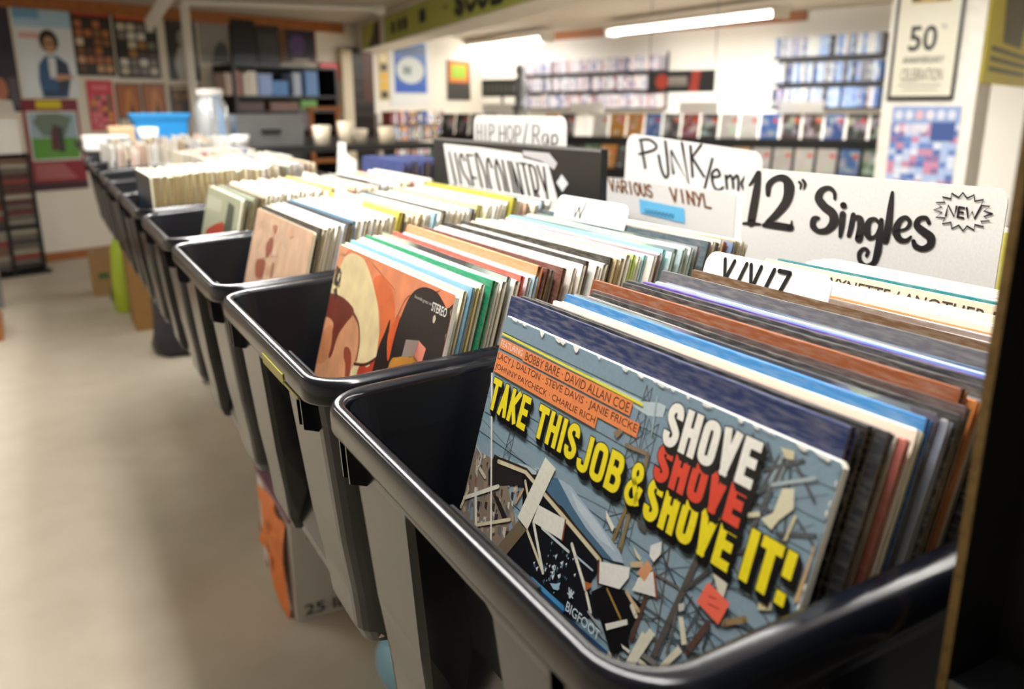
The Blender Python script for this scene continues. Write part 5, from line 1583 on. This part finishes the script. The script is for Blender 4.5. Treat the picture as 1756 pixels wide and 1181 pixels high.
# black board with the country paper
X0 = .437
b = MB(); b.box(0, .012, -.3115, .3115, 0, .3895, '#131214')
b.face([(-.0004, -.3115, .3855), (-.0004, .3115, .3855), (.0, .3115, .3895), (.0, -.3115, .3895)], '#6e6c6a')
bbase = Vector((X0, .826, -.297))
bpx = lambda u, v, l=1: at_axis(u, v, 0, X0) - bbase + Vector((-.0004 - l * .0004, 0, 0))
brd = b.build('black_board', M['print']); brd.location = bbase
tag(brd, 'wide black board with a torn USED COUNTRY paper behind the third bin', 'board')
c6 = lambda X, Y: (730 + X / 5.321, 230 + Y / 5.321)
b = MB()
b.poly(lambda s, t_, l: bpx(*c6(s, t_), l), [(165, 85), (500, 120), (880, 175), (890, 215), (1120, 275), (1215, 620), (1200, 800), (260, 700), (215, 420)], '#e9e7e3', 1)
for i, ch in enumerate('USEDCOUNTRY'):
    n = 11
    f0 = i / n; f1 = (i + .72) / n
    for stv in HAND[ch]:
        pts = []
        for a, t_ in stv:
            f = f0 + (f1 - f0) * a
            xt, yt = 215 + (1105 - 215) * f, 160 + (300 - 160) * f
            xb, yb = 300 + (1200 - 300) * f, 560 + (760 - 560) * f
            pts.append(c6(xt + (xb - xt) * (1 - t_), yt + (yb - yt) * (1 - t_)))
        b.stroke(lambda s, t_, l: bpx(s, t_, l), pts, 3.6, '#1c1a1c', 2, smooth=len(pts) > 3)
b.build('paper_sign', M['print'], brd)['label'] = 'white torn paper lettered USED COUNTRY'
b = MB()
b.poly(lambda s, t_, l: bpx(*c6(s, t_), l), [(890, 150), (1130, 172), (1205, 265), (1175, 325), (1060, 245), (890, 195)], '#bdbbbf', 1)
b.build('paper_scrap', M['print'], brd)['label'] = 'grey torn paper scrap'
b = MB()
b.poly(lambda s, t_, l: bpx(*c6(s, t_), l), [(1245, 365), (1305, 450), (1250, 525), (1195, 440)], '#d4d8dc', 1)
b.poly(lambda s, t_, l: bpx(*c6(s, t_), l), [(1215, 600), (1275, 590), (1285, 690), (1240, 740), (1215, 740)], '#b4b4bc', 1)
b.build('diamond_sticker', M['print'], brd)['label'] = 'pale diamond sticker'

# blue sleeves in the back row
rs = random.Random(55)
for k in range(14):
    mw = Matrix.Translation((.51 + k * .011, 1.75 + rs.uniform(-.01, .01), -.298)) @ Matrix.Rotation(math.radians(6), 4, 'Y') @ Matrix.Rotation(rs.uniform(-.02, .02), 4, 'Z')
    put_sleeve(SLVP[5][k % 3], mw, rs.choice(['#33488c', '#2c3f80', '#41559a', '#28386e']), f'blue record sleeve, {ordinal(k + 1)} of the blue run in the back row', 'blue sleeves of the back row')
for c, g in ((.02, 'behind the 12 inch singles sign'), (.462, 'behind the punk sign'), (.89, 'behind the black board')):
    for k in range(5):
        mw = Matrix.Translation((.62 + k * .012, c, -.298)) @ Matrix.Rotation(math.radians(4), 4, 'Y')
        put_sleeve(SLV[4][k % 3], mw, rs.choice(CREAMS + ODD), f'back row record sleeve, {ordinal(k + 1)} {g}', f'back row sleeves {g}')

# ------------------------------------------------------------------ heap of white sleeves and clutter at the far end
rs = random.Random(21)
b = MB(); b.box(-.0, .004, -.09, .09, 0, .18, mi=0)
SM = b.build('small_sleeve', M['objpaint']); sm_me = SM.data; bpy.data.objects.remove(SM)
k = 0
for c in (2.95, 3.375):
    for r_ in range(2):
        for q in range(15):
            x = -.085 + q * .028 + rs.uniform(-.004, .004)
            y = c + (-.088 if r_ == 0 else .088) + rs.uniform(-.004, .004)
            o = bpy.data.objects.new('small_sleeve', sm_me); COL.objects.link(o)
            o.matrix_world = TILT @ Matrix.Translation((x, y, -.165 + rs.uniform(-.01, .025))) @ Matrix.Rotation(rs.uniform(-.06, .06), 4, 'Z') @ Matrix.Rotation(math.radians(rs.uniform(4, 11)), 4, 'Y')
            o.color = (*lin(rs.choice(['#f4f2ee', '#ece8de', '#f6f5f2', '#e4dccc', '#dcd8d4', '#e8c8b8', '#d4c09a', '#f0f0f0'])), 1)
            side = 'near' if r_ == 0 else 'far'
            tag(o, f"white single sleeve, {ordinal(q + 1)} from the aisle, {side} file of the {'nearer' if c < 3 else 'farther'} heaped bin", 'record', 'small white sleeves at the far end')
            k += 1
# supports inside those bins for the small sleeves
for c, lb in ((2.95, 'nearer'), (3.375, 'farther')):
    b = MB(); b.box(-.105, .365, -.155, .155, 0, .128, '#8a7550')
    o = b.build('filler_box', M['card_brown']); o.matrix_world = TILT @ Matrix.Translation((0, c, -.2955)); tag(o, f'brown box raising the white sleeves in the {lb} heaped bin', 'box')

# table of clutter beyond the bins
TZ = -.04
t = empty('clutter_table', (.75, 4.6, ZF)); tag(t, 'dark table holding the clutter beyond the record bins', 'table')
b = MB(); b.box(-.85, .9, -.72, .9, TZ - ZF - .03, TZ - ZF); b.build('table_top', M['blackmetal'], t)
for x in (-.05, .85):
    for y in (-.1, .85):
        b = MB(); b.box(x - .03, x + .03, y - .03, y + .03, 0, TZ - ZF - .03); b.build('leg', M['blackmetal'], t)


def on_table(u, v):
    return at_axis(u, v, 2, TZ)


p = Vector((.34, 4.9, TZ))
t = empty('storage_box', p); tag(t, 'bright blue storage box on the clutter table', 'box')
b = MB(); rows = [[(x, y, z) for x, y in rrect(-.15 - o_, .15 + o_, -.1 - o_, .1 + o_, .02)] for o_, z in ((-.012, 0), (0, .13), (.008, .13), (.008, .145))]
b.grid(rows, '#2f9be6', close=True); b.face(rows[0][::-1], '#2f9be6'); b.face(rows[-1], '#3aa4ea'); b.build('tub', M['print'], t)
b = MB(); rows = [[(x, y, z) for x, y in rrect(-.16 - o_, .16 + o_, -.11 - o_, .11 + o_, .02)] for o_, z in ((0, .146), (.006, .150), (.006, .162), (-.01, .166))]
b.grid(rows, '#3fa8ee', close=True); b.face(rows[-1], '#3fa8ee'); b.face(rows[0], '#3fa8ee'); b.build('lid', M['print'], t)
p = Vector((.50, 4.1, TZ))
t = empty('glass_jar', p); tag(t, 'tall clear jar on the clutter table', 'jar')
b = MB(); b.lathe([(0, .002), (.075, .002), (.08, .02), (.08, .2), (.06, .235), (.058, .255)], 20); b.build('glass', M['clear'], t, smooth=True)
b = MB(); b.lathe([(.0, .256), (.065, .256), (.066, .285), (0, .288)], 20, '#cfc9c2'); b.build('lid', M['print'], t)
p = Vector((.78, 4.15, TZ))
t = empty('metal_case', p); tag(t, 'grey metal case on the clutter table right of the jar', 'case')
b = MB(); b.box(-.17, .17, -.1, .1, 0, .13); b.build('body', M['steel'], t)
b = MB(); b.box(-.172, .172, -.102, .102, .131, .16); b.build('lid', M['steel'], t)
b = MB(); b.box(-.05, .05, -.115, -.102, .06, .085); b.build('handle', M['blackmetal'], t)
for i, (x, y, h_, r_, c_, lb) in enumerate(((1.05, 4.05, .10, .05, '#efe4cc', 'cream cup'), (1.2, 4.1, .12, .045, '#eadcc0', 'tall cream cup'), (1.3, 4.2, .075, .06, '#e8dcc8', 'low cream bowl'), (.62, 4.05, .06, .05, '#f0eeea', 'small white pot'),
                                            (1.42, 4.05, .09, .05, '#dccdb0', 'tan cup'), (.6, 4.35, .16, .05, '#a8a8a6', 'grey canister'), (.2, 4.2, .10, .05, '#e9e6e2', 'white canister'))):
    b = MB(); b.lathe([(0, 0), (r_ * .8, 0), (r_, h_), (r_ * .9, h_), (r_ * .75, .01), (0, .012)], 16, c_); o = b.build('cup' if 'cup' in lb else 'pot', M['paper'], smooth=True); o.location = (x, y, TZ); tag(o, lb + ' among the clutter on the dark table', 'pot')
for i, (x, y, w_, d_, h_, c_, lb) in enumerate(((.0, 4.25, .2, .2, .06, '#f0efec', 'white carton at the aisle end'), (.1, 4.55, .12, .2, .1, '#d8b890', 'tan carton behind the white one'), (.95, 4.5, .2, .2, .09, '#7a7a76', 'grey carton behind the metal case'), (.05, 4.0, .1, .14, .05, '#5a5a5e', 'grey flat box'))):
    b = MB(); b.box(-w_ / 2, w_ / 2, -d_ / 2, d_ / 2, 0, h_, c_); b.box(-w_ / 2 - .003, w_ / 2 + .003, -d_ / 2 - .003, d_ / 2 + .003, h_ * .75, h_ + .003, c_)
    o = b.build('carton', M['paper']); o.location = (x, y, TZ); tag(o, lb + ' on the dark clutter table', 'box')

# ================================================================== UNDER THE TABLE
def on_floor(u, v):
    return at_axis(u, v, 2, ZF)


# white carton with an orange sheet
c0 = on_floor(510, 1066)
bw, bdp, bhh = .34, .36, .277
t = empty('white_carton', (c0.x + bw / 2, c0.y + bdp / 2, ZF)); tag(t, 'white printed carton on the floor under the second bin', 'box')
b = MB(); b.box(-bw / 2, bw / 2, -bdp / 2, bdp / 2, 0, bhh, '#dcdad6')
f_ = -bdp / 2 - .0006
mpc = lambda s, t_, l: Vector((-bw / 2 + s * bw, -bdp / 2 - .0006 * l, t_ * bhh))
b.poly(mpc, [(.12, .80), (.66, .80), (.66, .93), (.12, .93)], '#3a4660', 1); b.poly(mpc, [(.20, .82), (.64, .82), (.64, .91), (.20, .91)], '#9aa2b0', 2)
for k in range(9):
    b.poly(mpc, [(.22 + .045 * k, .82), (.24 + .045 * k, .82), (.24 + .045 * k, .91), (.22 + .045 * k, .91)], '#525e78', 3)
b.tris(mpc, text_tris('25 lbs', .02), (.06, .04, .45, .15), '#28303c', 2)
b.poly(mpc, [(.5, .42), (.6, .40), (.66, .46), (.58, .50)], '#28405c', 1); b.poly(mpc, [(.58, .55), (.66, .54), (.68, .60), (.60, .62)], '#28405c', 1)
b.build('body', M['paper'], t)
b = MB(); b.box(-bw / 2 - .004, bw / 2 + .004, -bdp / 2 - .004, bdp / 2 + .004, bhh + .0005, bhh + .012, '#8c6474'); b.build('lid_edge', M['paper'], t)
b = MB()
rows = []
for i in range(7):
    y = c0.y + .02 + .27 * i / 6
    rows.append([(c0.x - .006 - .015 * k / 5 - .008 * math.sin(i * 1.3 + k), y, ZF + bhh - .01 - (.24 - .012 * i + (0.03 if i < 2 else 0)) * k / 5) for k in range(6)])
b.grid(rows, '#e8823c')
for k, (y_, z_) in enumerate(((.09, .16), (.12, .10), (.17, .18))):
    b.face([(c0.x - .034, c0.y + y_, ZF + z_), (c0.x - .034, c0.y + y_ + .035, ZF + z_ - .01), (c0.x - .034, c0.y + y_ + .03, ZF + z_ + .03)], '#7a4420')
o = b.build('paper_sheet', M['paper'], smooth=False); tag(o, 'orange paper sheet hanging on the side of the white carton', 'paper')
# brown carton
c0 = on_floor(236, 569)
t = empty('brown_carton', (c0.x + .2, c0.y + .22, ZF)); tag(t, 'plain brown carton on the floor under the sixth bin', 'box')
b = MB(); b.box(-.2, .2, -.2, .2, 0, .42); b.build('body', M['card_brown'], t)
for s in (-1, 1):
    b = MB(); b.face([(s * .2, -.2, .421), (s * .2, .2, .421), (s * .13, .2, .46), (s * .13, -.2, .46)]); b.face([(s * .197, -.2, .421), (s * .197, .2, .421), (s * .127, .2, .46), (s * .127, -.2, .46)]); b.build('flap', M['card_brown'], t)
c0 = on_floor(176, 508)
b = MB(); b.box(-.08, .08, -.12, .12, 0, .30, '#a58358'); b.box(-.04, .03, -.1215, -.12, .12, .16, '#4c6a38'); o = b.build('tan_carton', M['paper']); o.location = (c0.x + .03, c0.y + .13, ZF); tag(o, 'narrow tan carton with a green mark standing by the wall', 'box')
# yellow-green bag
p = on_floor(212, 535)
b = MB(); rows = []
for k, (r_, z_) in enumerate(((.10, 0), (.125, .06), (.11, .18), (.09, .3), (.075, .4), (.04, .46))):
    rows.append([((r_ + .012 * math.sin(3 * a + k)) * math.cos(a) * .7, (r_ + .012 * math.sin(4 * a + 2 * k)) * math.sin(a), z_) for a in [j * math.pi / 9 for j in range(18)]])
b.grid(rows, '#a8bf2e', close=True); b.face(rows[0][::-1], '#a8bf2e'); b.face(rows[-1], '#a8bf2e')
b.box(-.09, -.085, -.05, .03, .08, .16, '#3f6a24')
o = b.build('carrier_bag', M['print'], smooth=True); o.location = (p.x + .03, p.y + .05, ZF); tag(o, 'yellow-green bag on the floor beside the brown carton', 'bag')
# dark cloth bundle
p = on_floor(292, 614)
b = MB(); rows = []
for k, (r_, z_) in enumerate(((.10, 0), (.13, .05), (.12, .12), (.10, .2), (.09, .3), (.05, .36))):
    rows.append([((r_ + .014 * math.sin(3 * a + k)) * math.cos(a), (r_ + .014 * math.sin(5 * a + 2 * k)) * math.sin(a), z_) for a in [j * math.pi / 9 for j in range(18)]])
b.grid(rows, '#2b2830', close=True); b.face(rows[0][::-1], '#2b2830'); b.face(rows[-1], '#2b2830')
o = b.build('cloth_bundle', M['paper'], smooth=True); o.location = (p.x + .05, p.y + .1, ZF); tag(o, 'dark cloth bundle on the floor under the fifth bin', 'bundle')
p = on_floor(655, 1178)
b = MB(); rows = []
for k, (r_, z_) in enumerate(((.12, 0), (.14, .04), (.13, .09), (.08, .13), (.02, .14))):
    rows.append([((r_ + .012 * math.sin(3 * a + k)) * math.cos(a), (r_ + .012 * math.sin(5 * a + 2 * k)) * math.sin(a), z_) for a in [j * math.pi / 9 for j in range(18)]])
b.grid(rows, '#8fc4e4', close=True); b.face(rows[0][::-1], '#8fc4e4'); b.face(rows[-1], '#8fc4e4')
o = b.build('plastic_bag', M['print'], smooth=True); o.location = (p.x + .13, p.y - .02, ZF); tag(o, 'light blue plastic bag on the floor under the nearest bin', 'bag')

# ================================================================== BLACK CASE AT THE RIGHT
t = empty('display_case', (.04, -.60, -.300)); tag(t, 'tall shallow black case with raw tan edges, blurred at the right edge', 'case')
z0c, z1c = .0, .78
b = MB(); b.box(-.024, .010, .2350, .2388, .001, z1c); b.build('side_panel', M['black'], t)
b = MB(); b.box(-.0248, -.0241, .2349, .2389, .001, z1c); b.build('raw_edge', M['tan'], t)['label'] = 'tan raw board edge'
b = MB(); b.box(.010, .015, -.24, .2395, .001, z1c); b.build('back_panel', M['black'], t)
b = MB(); b.box(-.024, .010, -.24, .234, .216, .220); b.build('divider_shelf', M['black'], t)
b = MB(); b.box(-.0246, -.0241, -.24, .234, .2158, .2202); b.build('shelf_edge', M['steel'], t)
b = MB(); b.box(-.024, .010, -.24, -.2345, .001, z1c); b.build('side_panel', M['black'], t)
b = MB(); b.box(-.024, .010, -.24, .2395, z1c, z1c + .005); b.build('top_panel', M['black'], t)
